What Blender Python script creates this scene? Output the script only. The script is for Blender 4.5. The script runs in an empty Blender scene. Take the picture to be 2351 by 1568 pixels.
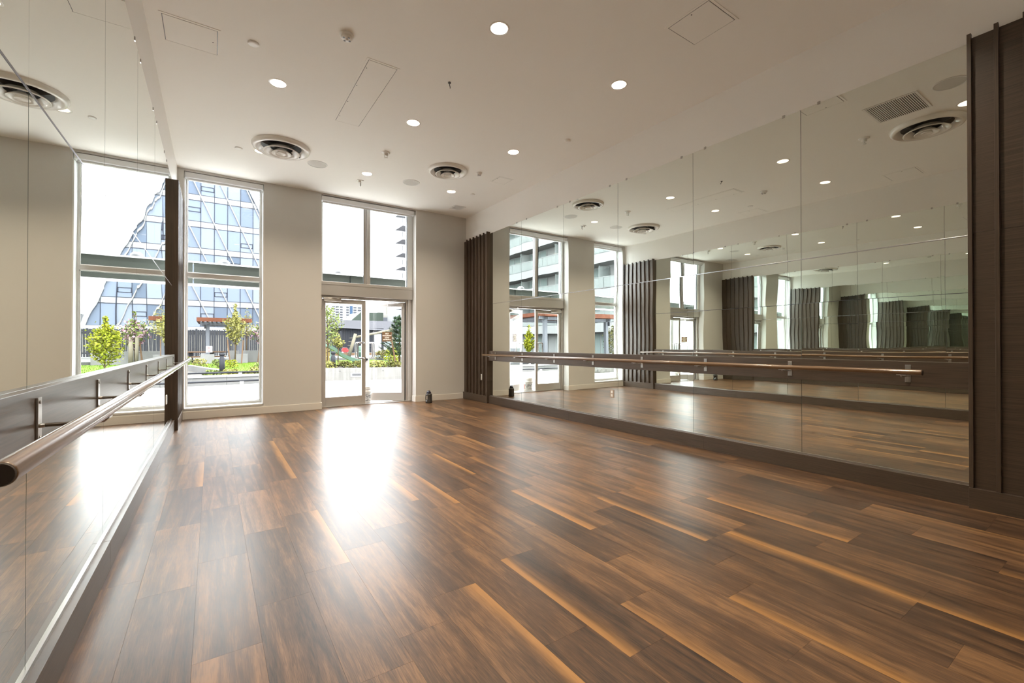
import bpy, bmesh, math, random
from mathutils import Vector, Matrix, Euler
random.seed(7)
R = math.radians
SC = bpy.context.scene
COL = SC.collection
PI = math.pi

# ------------------------------------------------------------------ camera, sky, sun, exposure
cam = bpy.data.cameras.new('camera')
cam.sensor_width = 36.0
cam.lens = 36.0 * 1020.2 / 2351.0
cam.clip_start = 0.02
cam.clip_end = 3000
camo = bpy.data.objects.new('camera', cam)
COL.objects.link(camo)
camo.location = (0, 0, 1.25)
camo.rotation_euler = (R(90.321), 0, R(-34.037))
SC.camera = camo

SKY = 18.0
world = bpy.data.worlds.new('sky')
SC.world = world
world.use_nodes = True
wn = world.node_tree
wn.nodes.clear()
w_out = wn.nodes.new('ShaderNodeOutputWorld')
w_bg = wn.nodes.new('ShaderNodeBackground')
w_tc = wn.nodes.new('ShaderNodeTexCoord')
w_no = wn.nodes.new('ShaderNodeTexNoise')
w_no.inputs['Scale'].default_value = 1.6
w_no.inputs['Detail'].default_value = 4
w_rp = wn.nodes.new('ShaderNodeValToRGB')
w_rp.color_ramp.elements[0].position = 0.3
w_rp.color_ramp.elements[0].color = (0.86, 0.89, 1.0, 1)
w_rp.color_ramp.elements[1].position = 0.75
w_rp.color_ramp.elements[1].color = (1.0, 1.0, 1.0, 1)
wn.links.new(w_tc.outputs['Generated'], w_no.inputs['Vector'])
wn.links.new(w_no.outputs['Fac'], w_rp.inputs['Fac'])
wn.links.new(w_rp.outputs['Color'], w_bg.inputs['Color'])
w_bg.inputs['Strength'].default_value = SKY
wn.links.new(w_bg.outputs['Background'], w_out.inputs['Surface'])

sun = bpy.data.lights.new('sun', 'SUN')
sun.energy = 9.0
sun.angle = R(25)
sun.color = (1.0, 0.96, 0.9)
suno = bpy.data.objects.new('sun', sun)
COL.objects.link(suno)
suno.rotation_euler = (R(38), 0, R(-20))      # high, from behind the building

LAMP_W = 27.0
LAMP_COL = (1.0, 0.85, 0.66)

SC.view_settings.view_transform = 'Standard'
SC.view_settings.look = 'None'
SC.view_settings.exposure = 0.31
SC.view_settings.gamma = 1.0
SC.view_settings.use_curve_mapping = False
cy = SC.cycles
cy.max_bounces = 16
cy.diffuse_bounces = 8
cy.glossy_bounces = 14
cy.transparent_max_bounces = 16
cy.transmission_bounces = 8
cy.sample_clamp_indirect = 6.0
cy.blur_glossy = 0.6
cy.use_denoising = True

# ------------------------------------------------------------------ materials
def newmat(name):
    m = bpy.data.materials.new(name)
    m.use_nodes = True
    nt = m.node_tree
    b = nt.nodes['Principled BSDF']
    return m, nt, b

def pbr(name, col, rough=0.5, metal=0.0, spec=0.5, coat=0.0, var=0.0, vscale=6.0, stretch=(1, 1, 1), bump=0.0, bscale=60.0, bstretch=None, col2=None):
    m, nt, b = newmat(name)
    b.inputs['Base Color'].default_value = (*col, 1)
    b.inputs['Roughness'].default_value = rough
    b.inputs['Metallic'].default_value = metal
    b.inputs['Specular IOR Level'].default_value = spec
    b.inputs['Coat Weight'].default_value = coat
    b.inputs['Coat Roughness'].default_value = 0.12
    if var > 0 or bump > 0 or col2:
        tc = nt.nodes.new('ShaderNodeTexCoord')
    if var > 0 or col2:
        mp = nt.nodes.new('ShaderNodeMapping')
        mp.inputs['Scale'].default_value = stretch
        no = nt.nodes.new('ShaderNodeTexNoise')
        no.inputs['Scale'].default_value = vscale
        no.inputs['Detail'].default_value = 5
        nt.links.new(tc.outputs['Object'], mp.inputs['Vector'])
        nt.links.new(mp.outputs['Vector'], no.inputs['Vector'])
        rp = nt.nodes.new('ShaderNodeValToRGB')
        rp.color_ramp.elements[0].position = 0.3
        rp.color_ramp.elements[1].position = 0.7
        if col2 is None:
            a = [max(0, c * (1 - var)) for c in col]
            c2 = [c * (1 + var) for c in col]
        else:
            a, c2 = col, col2
        rp.color_ramp.elements[0].color = (*a, 1)
        rp.color_ramp.elements[1].color = (*c2, 1)
        nt.links.new(no.outputs['Fac'], rp.inputs['Fac'])
        nt.links.new(rp.outputs['Color'], b.inputs['Base Color'])
    if bump > 0:
        mp2 = nt.nodes.new('ShaderNodeMapping')
        mp2.inputs['Scale'].default_value = bstretch or stretch
        n2 = nt.nodes.new('ShaderNodeTexNoise')
        n2.inputs['Scale'].default_value = bscale
        n2.inputs['Detail'].default_value = 3
        bp = nt.nodes.new('ShaderNodeBump')
        bp.inputs['Strength'].default_value = bump
        bp.inputs['Distance'].default_value = 0.002
        nt.links.new(tc.outputs['Object'], mp2.inputs['Vector'])
        nt.links.new(mp2.outputs['Vector'], n2.inputs['Vector'])
        nt.links.new(n2.outputs['Fac'], bp.inputs['Height'])
        nt.links.new(bp.outputs['Normal'], b.inputs['Normal'])
    return m

M = {}
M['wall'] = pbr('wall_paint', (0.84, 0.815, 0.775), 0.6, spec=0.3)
M['wall_shaded'] = pbr('wall_paint_shaded', (0.60, 0.582, 0.545), 0.6, spec=0.3)  # wall paint darkened: weaker light on the window wall put into the colour
M['ceil'] = pbr('ceiling_paint', (0.90, 0.88, 0.835), 0.65, spec=0.25)
M['base'] = pbr('baseboard_paint', (0.68, 0.64, 0.58), 0.4)
M['wood_h'] = pbr('dark_wood_across', (0.062, 0.042, 0.028), 0.36, var=0.35, vscale=3, stretch=(1, 1, 60), bump=0.06, bscale=8)
M['wood_v'] = pbr('dark_wood_upright', (0.062, 0.042, 0.028), 0.36, var=0.35, vscale=3, stretch=(60, 60, 1), bump=0.06, bscale=8)
M['barre'] = pbr('barre_wood', (0.13, 0.070, 0.030), 0.3, coat=0.85, var=0.3, vscale=4, stretch=(30, 1, 30))
M['handle'] = pbr('satin_pull_metal', (0.30, 0.29, 0.28), 0.3, metal=1.0)
M['barre_end'] = pbr('dark_end_grain', (0.035, 0.022, 0.014), 0.6)
M['steel'] = pbr('brushed_steel', (0.46, 0.44, 0.42), 0.3, metal=1.0)
M['chrome'] = pbr('bright_strip', (0.55, 0.55, 0.58), 0.22, metal=1.0)
M['strip_dark_reflect'] = pbr('joint_strip_dark_reflect', (0.10, 0.095, 0.11), 0.3, metal=0.9)  # same strip metal as on the right, its dark reflection put into the colour
M['alu'] = pbr('anodised_aluminium', (0.60, 0.58, 0.55), 0.42, metal=0.65)
M['alu_dark'] = pbr('dark_gasket', (0.05, 0.05, 0.05), 0.5)
M['white_frame'] = pbr('white_window_frame', (0.74, 0.75, 0.74), 0.35)
M['blind'] = pbr('white_blind_cassette', (0.80, 0.81, 0.82), 0.4)
M['white'] = pbr('white_plastic', (0.82, 0.81, 0.78), 0.35)
M['fixture'] = pbr('gloss_white_enamel', (0.80, 0.77, 0.72), 0.16)
M['black'] = pbr('flat_black', (0.012, 0.012, 0.013), 0.5)
M['dgrey'] = pbr('dark_grey_metal', (0.10, 0.10, 0.105), 0.45)
M['brownplate'] = pbr('brown_sign_face', (0.14, 0.075, 0.03), 0.4)
M['letter'] = pbr('cream_lettering', (0.85, 0.80, 0.68), 0.5)
M['copper'] = pbr('rosy_cover_plate', (0.42, 0.33, 0.26), 0.35, metal=0.3)
M['jug'] = pbr('smoky_plastic', (0.055, 0.052, 0.05), 0.16)
M['navy'] = pbr('black_blue_lid', (0.012, 0.013, 0.03), 0.35)
M['bucket'] = pbr('white_bucket_plastic', (0.72, 0.70, 0.66), 0.35)
M['ink'] = pbr('bucket_print', (0.03, 0.03, 0.04), 0.5)
M['redink'] = pbr('red_print', (0.45, 0.03, 0.03), 0.5)

def mirror_mat():
    m, nt, b = newmat('mirror_silver')
    b.inputs['Base Color'].default_value = (0.865, 0.905, 0.865, 1)
    b.inputs['Metallic'].default_value = 1.0
    b.inputs['Roughness'].default_value = 0.0
    tc = nt.nodes.new('ShaderNodeTexCoord')
    oi = nt.nodes.new('ShaderNodeObjectInfo')
    ad = nt.nodes.new('ShaderNodeVectorMath')
    mu = nt.nodes.new('ShaderNodeVectorMath')
    mu.operation = 'SCALE'
    mu.inputs[0].default_value = (13.0, 29.0, 47.0)
    nt.links.new(oi.outputs['Random'], mu.inputs['Scale'])
    nt.links.new(tc.outputs['Object'], ad.inputs[0])
    nt.links.new(mu.outputs['Vector'], ad.inputs[1])
    no = nt.nodes.new('ShaderNodeTexNoise')
    no.inputs['Scale'].default_value = 1.15
    no.inputs['Detail'].default_value = 1.0
    nt.links.new(ad.outputs['Vector'], no.inputs['Vector'])
    bp = nt.nodes.new('ShaderNodeBump')
    bp.inputs['Strength'].default_value = 1.0
    bp.inputs['Distance'].default_value = 0.0014
    nt.links.new(no.outputs['Fac'], bp.inputs['Height'])
    nt.links.new(bp.outputs['Normal'], b.inputs['Normal'])
    return m
M['mirror'] = mirror_mat()
M['mirror_edge'] = pbr('mirror_glass_edge', (0.30, 0.36, 0.33), 0.15, metal=0.6)

def glass_mat(name, tint=(0.95, 0.97, 0.96), ior=1.45):
    m = bpy.data.materials.new(name)
    m.use_nodes = True
    nt = m.node_tree
    nt.nodes.clear()
    o = nt.nodes.new('ShaderNodeOutputMaterial')
    mx = nt.nodes.new('ShaderNodeMixShader')
    tr = nt.nodes.new('ShaderNodeBsdfTransparent')
    gl = nt.nodes.new('ShaderNodeBsdfGlossy')
    lw_ = nt.nodes.new('ShaderNodeLayerWeight')
    lw_.inputs['Blend'].default_value = 0.5
    pw_ = nt.nodes.new('ShaderNodeMath')
    pw_.operation = 'POWER'
    pw_.inputs[1].default_value = 4.5
    fr = nt.nodes.new('ShaderNodeMath')          # thin pane: same reflectance from both faces
    fr.operation = 'MULTIPLY_ADD'
    fr.inputs[1].default_value = 0.85
    fr.inputs[2].default_value = 0.035
    nt.links.new(lw_.outputs['Facing'], pw_.inputs[0])
    nt.links.new(pw_.outputs[0], fr.inputs[0])
    tr.inputs['Color'].default_value = (*tint, 1)
    gl.inputs['Roughness'].default_value = 0.0
    nt.links.new(fr.outputs[0], mx.inputs['Fac'])
    nt.links.new(tr.outputs['BSDF'], mx.inputs[1])
    nt.links.new(gl.outputs['BSDF'], mx.inputs[2])
    nt.links.new(mx.outputs['Shader'], o.inputs['Surface'])
    return m
M['glass'] = glass_mat('window_glass')
M['canopy_glass'] = glass_mat('tinted_canopy_glass', (0.55, 0.66, 0.60))
M['rail_glass'] = glass_mat('pale_rail_glass', (0.80, 0.88, 0.86))

def emit_mat(name, col, s):
    m, nt, b = newmat(name)
    b.inputs['Base Color'].default_value = (0.8, 0.8, 0.8, 1)
    b.inputs['Emission Color'].default_value = (*col, 1)
    b.inputs['Emission Strength'].default_value = s
    return m
M['lamp'] = emit_mat('lamp_lens', (1.0, 0.84, 0.62), 9.0)

def floor_mat():
    m, nt, b = newmat('plank_wood')
    N, L = nt.nodes.new, nt.links.new
    tc = N('ShaderNodeTexCoord')
    oi = N('ShaderNodeObjectInfo')
    sep = N('ShaderNodeSeparateXYZ')
    L(tc.outputs['Object'], sep.inputs[0])
    def math_(op, a, bb=None, c=None):
        n = N('ShaderNodeMath')
        n.operation = op
        for i, v in enumerate((a, bb, c)):
            if v is None:
                continue
            if isinstance(v, (int, float)):
                n.inputs[i].default_value = v
            else:
                L(v, n.inputs[i])
        return n.outputs[0]
    rnd = oi.outputs['Random']
    r2 = math_('FRACT', math_('MULTIPLY', rnd, 7.131))
    r3 = math_('FRACT', math_('MULTIPLY', rnd, 17.37))
    r4 = math_('FRACT', math_('MULTIPLY', rnd, 41.77))
    comb = N('ShaderNodeCombineXYZ')
    L(math_('MULTIPLY', rnd, 31.0), comb.inputs[0])
    L(math_('MULTIPLY', r2, 57.0), comb.inputs[1])
    L(math_('MULTIPLY', r3, 11.0), comb.inputs[2])
    add = N('ShaderNodeVectorMath')
    L(tc.outputs['Object'], add.inputs[0])
    L(comb.outputs[0], add.inputs[1])
    def noise(sc, scale, det, dist=0.0):
        mp = N('ShaderNodeMapping')
        mp.inputs['Scale'].default_value = sc
        L(add.outputs[0], mp.inputs['Vector'])
        n = N('ShaderNodeTexNoise')
        n.inputs['Scale'].default_value = scale
        n.inputs['Detail'].default_value = det
        n.inputs['Distortion'].default_value = dist
        L(mp.outputs[0], n.inputs['Vector'])
        return n.outputs['Fac']
    fine = noise((120, 6, 1), 2.0, 10, 0.7)
    mid = noise((13, 0.9, 1), 1.2, 5, 1.2)
    blot = noise((5, 4, 1), 1.6, 3)
    # tone from coarse streaks
    tone = math_('ADD', math_('MULTIPLY', mid, 0.60), math_('ADD', math_('MULTIPLY', fine, 0.42), math_('MULTIPLY', blot, 0.12)))
    tone = math_('ADD', tone, math_('MULTIPLY', math_('SUBTRACT', r2, 0.5), 0.16))
    rp = N('ShaderNodeValToRGB')
    e = rp.color_ramp.elements
    e[0].position = 0.38
    e[0].color = (0.026, 0.0165, 0.0125, 1)
    e[1].position = 0.78
    e[1].color = (0.20, 0.108, 0.050, 1)
    k = e.new(0.56)
    k.color = (0.075, 0.041, 0.0225, 1)
    L(tone, rp.inputs['Fac'])
    # pale orange sapwood along one long edge of some planks
    oc = N('ShaderNodeSeparateColor')
    L(oi.outputs['Color'], oc.inputs[0])          # each plank carries its own sapwood amount and side
    sgn = math_('SUBTRACT', math_('MULTIPLY', oc.outputs[1], 2.0), 1.0)
    xs = math_('MULTIPLY', sep.outputs[0], sgn)
    mr = N('ShaderNodeMapRange')
    mr.interpolation_type = 'SMOOTHSTEP'
    mr.inputs['From Min'].default_value = 0.035
    mr.inputs['From Max'].default_value = 0.125
    L(math_('ADD', xs, math_('MULTIPLY', math_('SUBTRACT', mid, 0.5), 0.06)), mr.inputs['Value'])
    on = oc.outputs[0]
    sap = math_('MULTIPLY', math_('MULTIPLY', mr.outputs[0], on), 0.62)
    mix = N('ShaderNodeMix')
    mix.data_type = 'RGBA'
    mix.inputs['B'].default_value = (0.36, 0.18, 0.055, 1)
    L(sap, mix.inputs['Factor'])
    L(rp.outputs['Color'], mix.inputs['A'])
    L(mix.outputs['Result'], b.inputs['Base Color'])
    rg = N('ShaderNodeMapRange')
    rg.inputs['To Min'].default_value = 0.27
    rg.inputs['To Max'].default_value = 0.40
    L(fine, rg.inputs['Value'])
    L(rg.outputs[0], b.inputs['Roughness'])
    b.inputs['Specular IOR Level'].default_value = 0.27
    bp = N('ShaderNodeBump')
    bp.inputs['Strength'].default_value = 0.09
    bp.inputs['Distance'].default_value = 0.0008
    L(fine, bp.inputs['Height'])
    L(bp.outputs[0], b.inputs['Normal'])
    return m
M['plank'] = floor_mat()
M['subfloor'] = pbr('dark_underlay', (0.02, 0.016, 0.014), 0.8)

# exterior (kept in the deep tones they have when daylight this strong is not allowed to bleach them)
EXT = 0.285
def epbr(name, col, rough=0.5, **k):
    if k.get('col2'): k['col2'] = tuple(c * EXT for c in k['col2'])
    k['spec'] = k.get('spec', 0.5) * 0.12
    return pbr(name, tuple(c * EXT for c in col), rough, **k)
M['paver'] = pbr('pale_paver', (0.50, 0.48, 0.45), 0.75, var=0.06, vscale=2)
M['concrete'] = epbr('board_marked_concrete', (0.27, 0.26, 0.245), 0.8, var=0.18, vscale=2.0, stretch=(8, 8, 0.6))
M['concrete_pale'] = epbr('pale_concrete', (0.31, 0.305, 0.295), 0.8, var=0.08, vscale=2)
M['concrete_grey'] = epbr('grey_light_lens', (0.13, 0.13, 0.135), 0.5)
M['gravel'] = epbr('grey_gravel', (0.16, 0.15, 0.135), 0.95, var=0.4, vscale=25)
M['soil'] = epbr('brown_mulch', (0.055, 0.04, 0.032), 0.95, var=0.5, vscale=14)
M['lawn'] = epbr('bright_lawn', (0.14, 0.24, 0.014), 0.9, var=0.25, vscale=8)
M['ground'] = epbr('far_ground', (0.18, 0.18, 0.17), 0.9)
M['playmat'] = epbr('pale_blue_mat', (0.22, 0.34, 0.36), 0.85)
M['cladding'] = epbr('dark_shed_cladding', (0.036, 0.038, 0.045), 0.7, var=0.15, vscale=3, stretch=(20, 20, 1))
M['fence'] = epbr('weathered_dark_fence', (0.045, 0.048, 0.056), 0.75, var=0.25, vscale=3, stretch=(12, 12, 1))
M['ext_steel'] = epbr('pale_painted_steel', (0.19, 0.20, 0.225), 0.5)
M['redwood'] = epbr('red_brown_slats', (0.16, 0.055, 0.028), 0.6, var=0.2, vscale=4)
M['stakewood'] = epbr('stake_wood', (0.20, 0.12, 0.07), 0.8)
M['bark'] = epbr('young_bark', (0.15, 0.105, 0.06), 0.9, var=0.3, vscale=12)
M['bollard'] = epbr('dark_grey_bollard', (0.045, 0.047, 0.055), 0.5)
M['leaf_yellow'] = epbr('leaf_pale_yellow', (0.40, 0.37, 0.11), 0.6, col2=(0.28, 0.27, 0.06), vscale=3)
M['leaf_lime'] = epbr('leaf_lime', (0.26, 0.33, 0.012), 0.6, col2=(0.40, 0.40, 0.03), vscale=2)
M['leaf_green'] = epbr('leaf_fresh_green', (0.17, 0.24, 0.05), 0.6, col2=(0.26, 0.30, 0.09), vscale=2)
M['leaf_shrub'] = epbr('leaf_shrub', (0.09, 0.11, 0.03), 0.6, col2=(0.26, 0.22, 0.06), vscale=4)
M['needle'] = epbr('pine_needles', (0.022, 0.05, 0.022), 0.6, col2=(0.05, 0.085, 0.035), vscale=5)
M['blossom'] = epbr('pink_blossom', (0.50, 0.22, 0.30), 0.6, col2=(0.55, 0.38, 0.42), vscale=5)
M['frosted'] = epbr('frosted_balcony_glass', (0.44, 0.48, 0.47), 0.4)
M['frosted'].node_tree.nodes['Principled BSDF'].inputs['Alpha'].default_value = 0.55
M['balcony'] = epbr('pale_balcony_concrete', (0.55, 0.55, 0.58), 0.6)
def facade_mat():
    m, nt, b = newmat('bluish_facade_glass')
    oi = nt.nodes.new('ShaderNodeObjectInfo')
    rp = nt.nodes.new('ShaderNodeValToRGB')
    rp.color_ramp.interpolation = 'LINEAR'
    e = rp.color_ramp.elements
    e[0].position = 0.0
    e[0].color = (0.10 * EXT, 0.135 * EXT, 0.19 * EXT, 1)
    e[1].position = 1.0
    e[1].color = (0.25 * EXT, 0.29 * EXT, 0.36 * EXT, 1)
    k = e.new(0.35)
    k.color = (0.19 * EXT, 0.235 * EXT, 0.32 * EXT, 1)
    nt.links.new(oi.outputs['Random'], rp.inputs['Fac'])  # per-pane tones paint sky-lit and darker reflections into the glass colour
    nt.links.new(rp.outputs['Color'], b.inputs['Base Color'])
    b.inputs['Roughness'].default_value = 0.03
    b.inputs['IOR'].default_value = 1.4
    b.inputs['Specular IOR Level'].default_value = 0.12
    return m
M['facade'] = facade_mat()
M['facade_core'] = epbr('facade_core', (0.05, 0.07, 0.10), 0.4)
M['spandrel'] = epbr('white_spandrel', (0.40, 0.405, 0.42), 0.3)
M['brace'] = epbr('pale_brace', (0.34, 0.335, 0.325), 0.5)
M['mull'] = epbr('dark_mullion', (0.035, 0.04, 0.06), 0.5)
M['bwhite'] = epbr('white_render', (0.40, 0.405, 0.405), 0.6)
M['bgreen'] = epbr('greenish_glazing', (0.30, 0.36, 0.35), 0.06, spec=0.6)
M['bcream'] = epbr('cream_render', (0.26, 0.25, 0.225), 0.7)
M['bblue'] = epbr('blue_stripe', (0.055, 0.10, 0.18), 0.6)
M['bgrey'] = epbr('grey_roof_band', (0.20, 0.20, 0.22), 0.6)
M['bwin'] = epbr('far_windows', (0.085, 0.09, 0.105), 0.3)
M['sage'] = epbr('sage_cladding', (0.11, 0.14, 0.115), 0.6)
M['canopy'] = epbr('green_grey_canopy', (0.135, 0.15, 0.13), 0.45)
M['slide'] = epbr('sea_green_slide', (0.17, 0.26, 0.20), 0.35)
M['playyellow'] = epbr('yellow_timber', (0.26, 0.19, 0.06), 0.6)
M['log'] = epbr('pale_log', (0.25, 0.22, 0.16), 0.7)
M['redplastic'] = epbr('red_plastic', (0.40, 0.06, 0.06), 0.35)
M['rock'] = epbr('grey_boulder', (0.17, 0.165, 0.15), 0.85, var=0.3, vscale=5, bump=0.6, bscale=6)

# ------------------------------------------------------------------ mesh helpers
class MB:
    def __init__(s):
        s.v, s.f, s.sm = [], [], []
    def quad(s, a, b, c, d, smooth=False):
        i = len(s.v)
        s.v += [tuple(a), tuple(b), tuple(c), tuple(d)]
        s.f.append((i, i + 1, i + 2, i + 3))
        s.sm.append(smooth)
    def poly(s, pts, smooth=False):
        i = len(s.v)
        s.v += [tuple(p) for p in pts]
        s.f.append(tuple(range(i, i + len(pts))))
        s.sm.append(smooth)
    def box(s, x0, x1, y0, y1, z0, z1):
        i = len(s.v)
        for z in (z0, z1):
            s.v += [(x0, y0, z), (x1, y0, z), (x1, y1, z), (x0, y1, z)]
        for q in ((0, 3, 2, 1), (4, 5, 6, 7), (0, 1, 5, 4), (1, 2, 6, 5), (2, 3, 7, 6), (3, 0, 4, 7)):
            s.f.append(tuple(i + k for k in q))
            s.sm.append(False)
        return s
    def prism(s, pts, a, b, axis='z'):
        """closed polygon pts (2D), extruded along axis from a to b"""
        n = len(pts)
        i = len(s.v)
        def P(p, t):
            if axis == 'z': return (p[0], p[1], t)
            if axis == 'y': return (p[0], t, p[1])
            return (t, p[0], p[1])
        s.v += [P(p, a) for p in pts] + [P(p, b) for p in pts]
        s.f.append(tuple(i + k for k in reversed(range(n)))); s.sm.append(False)
        s.f.append(tuple(i + n + k for k in range(n))); s.sm.append(False)
        for k in range(n):
            k2 = (k + 1) % n
            s.f.append((i + k, i + k2, i + n + k2, i + n + k)); s.sm.append(False)
        return s
    def tube(s, pts, rad, n=10, cap=True):
        pts = [Vector(p) for p in pts]
        rads = rad if isinstance(rad, (list, tuple)) else [rad] * len(pts)
        i = len(s.v)
        up = None
        for k, p in enumerate(pts):
            if k == 0: t = pts[1] - pts[0]
            elif k == len(pts) - 1: t = pts[-1] - pts[-2]
            else: t = (pts[k + 1] - pts[k]).normalized() + (pts[k] - pts[k - 1]).normalized()
            t.normalize()
            if up is None:
                up = Vector((0, 0, 1)) if abs(t.z) < 0.9 else Vector((1, 0, 0))
            a = t.cross(up)
            if a.length < 1e-5:
                a = t.cross(Vector((0, 1, 0)))
            a.normalize()
            b = a.cross(t).normalized()
            up = b
            for j in range(n):
                w = 2 * PI * j / n
                s.v.append(tuple(p + a * math.cos(w) * rads[k] + b * math.sin(w) * rads[k]))
        for k in range(len(pts) - 1):
            for j in range(n):
                j2 = (j + 1) % n
                s.f.append((i + k * n + j, i + k * n + j2, i + (k + 1) * n + j2, i + (k + 1) * n + j)); s.sm.append(True)
        if cap:
            s.f.append(tuple(i + j for j in reversed(range(n)))); s.sm.append(False)
            e = i + (len(pts) - 1) * n
            s.f.append(tuple(e + j for j in range(n))); s.sm.append(False)
        return s
    def lathe(s, prof, c=(0, 0, 0), n=24, smooth=True, cap=True):
        """prof: list of (r, z)"""
        i = len(s.v)
        for r, z in prof:
            for j in range(n):
                w = 2 * PI * j / n
                s.v.append((c[0] + r * math.cos(w), c[1] + r * math.sin(w), c[2] + z))
        for k in range(len(prof) - 1):
            for j in range(n):
                j2 = (j + 1) % n
                s.f.append((i + k * n + j, i + k * n + j2, i + (k + 1) * n + j2, i + (k + 1) * n + j)); s.sm.append(smooth)
        if cap:
            s.f.append(tuple(i + j for j in reversed(range(n)))); s.sm.append(False)
            e = i + (len(prof) - 1) * n
            s.f.append(tuple(e + j for j in range(n))); s.sm.append(False)
        return s
    def beam(s, a, b, w, h):
        """rectangular bar from a to b, w across, h in the other direction"""
        a, b = Vector(a), Vector(b)
        t = (b - a).normalized()
        up = Vector((0, 0, 1)) if abs(t.z) < 0.95 else Vector((0, 1, 0))
        x = t.cross(up).normalized() * w / 2
        y = x.cross(t).normalized() * h / 2
        i = len(s.v)
        for p in (a, b):
            s.v += [tuple(p - x - y), tuple(p + x - y), tuple(p + x + y), tuple(p - x + y)]
        for q in ((0, 3, 2, 1), (4, 5, 6, 7), (0, 1, 5, 4), (1, 2, 6, 5), (2, 3, 7, 6), (3, 0, 4, 7)):
            s.f.append(tuple(i + k for k in q)); s.sm.append(False)
        return s
    def leaf(s, c, size, rnd, droop=0.0):
        n = Vector((rnd.gauss(0, 1), rnd.gauss(0, 1), rnd.gauss(0.3, 1))).normalized()
        a = n.orthogonal().normalized()
        a = Matrix.Rotation(rnd.uniform(0, 6.28), 3, n) @ a
        b = n.cross(a) * size * 0.5
        a = a * size
        c = Vector(c)
        s.quad(c - a * .5, c + b * .8, c + a * .5, c - b * .8)
        return s

ORG = {}
def obj(name, mb, mat, parent=None, origin=None, bevel=0.0, kind=None, local=False, label=None):
    me = bpy.data.meshes.new(name)
    org = Vector((0, 0, 0))
    if parent is not None and not local:
        org = ORG[parent.name]
    elif origin is not None:
        org = Vector(origin)
    vs = [(x - org.x, y - org.y, z - org.z) for x, y, z in mb.v] if not local else mb.v
    me.from_pydata(vs, [], mb.f)
    me.polygons.foreach_set('use_smooth', mb.sm)
    me.materials.append(mat)
    me.update()
    o = bpy.data.objects.new(name, me)
    COL.objects.link(o)
    if parent is not None:
        o.parent = parent
    elif origin is not None:
        o.location = origin
    ORG[o.name] = org
    if bevel > 0:
        bm = o.modifiers.new('bevel', 'BEVEL')
        bm.width = bevel
        bm.segments = 2
        bm.limit_method = 'ANGLE'
    if kind: o['kind'] = kind
    if label: o['label'] = label
    return o

def objs(name, mb, mat, parent=None, **k):
    """one object per loose piece of mb"""
    n = len(mb.v)
    p = list(range(n))
    def find(a):
        while p[a] != a:
            p[a] = p[p[a]]
            a = p[a]
        return a
    for f in mb.f:
        for q in f[1:]:
            p[find(q)] = find(f[0])
    groups = {}
    for f, sm in zip(mb.f, mb.sm):
        groups.setdefault(find(f[0]), []).append((f, sm))
    out = []
    for fs in groups.values():
        m = MB()
        idx = {}
        for f, sm in fs:
            for q in f:
                if q not in idx:
                    idx[q] = len(m.v)
                    m.v.append(mb.v[q])
            m.f.append(tuple(idx[q] for q in f))
            m.sm.append(sm)
        out.append(obj(name, m, mat, parent, **k))
    return out

def thing(name, label=None, cat=None, loc=(0, 0, 0), group=None, kind=None):
    o = bpy.data.objects.new(name, None)
    o.empty_display_size = 0.1
    COL.objects.link(o)
    o.location = loc
    ORG[o.name] = Vector(loc)
    if label: o['label'] = label
    if cat: o['category'] = cat
    if group: o['group'] = group
    if kind: o['kind'] = kind
    return o

def tag(o, label, cat, group=None):
    o['label'] = label
    o['category'] = cat
    if group: o['group'] = group
    return o

def copy_tree(o, parent=None):
    c = o.copy()
    COL.objects.link(c)
    c.parent = parent
    for ch in list(o.children):
        copy_tree(ch, c)
    return c

def dup(root, loc, rotz=None, label=None, group=None, scale=None):
    c = copy_tree(root)
    c.location = loc
    if rotz is not None: c.rotation_euler = (0, 0, rotz)
    if scale is not None: c.scale = scale
    if label: c['label'] = label
    if group: c['group'] = group
    return c

# ------------------------------------------------------------------ room dimensions
H = 4.16            # ceiling
YF, YB = 9.12, -1.9 # window wall face, back wall face
WT = 0.33           # window wall thickness
XL, XR = -0.511, 4.876
LM, RM = -0.505, 4.870     # mirror faces
YD = 9.40           # door and glass plane

# the left wall and everything on it stands a quarter of a degree out of square
LROT = -0.0043
LP = Vector((-0.505, 2.4, 0))
def lefty(o):
    T = Matrix.Translation(LP) @ Matrix.Rotation(LROT, 4, 'Z') @ Matrix.Translation(-LP)
    o.matrix_world = T @ Matrix.Translation(o.location)
    return o

# ------------------------------------------------------------------ floor with planks
fb = MB().box(-0.9, 5.3, YB - 0.3, YF + WT, -0.12, -0.007)
floor = obj('floor', fb, M['subfloor'], origin=(0, 0, 0), kind='structure')
PW, PL = 0.2415, 0.9635
known = {0: 2.835, 1: 2.136, 2: 2.432, 3: 2.64, 4: 1.836, 5: 2.04, 6: 1.453, 7: 2.176, 9: 0.852, 10: 2.187, 11: 2.412, 12: 2.617, 13: 1.651}
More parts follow.
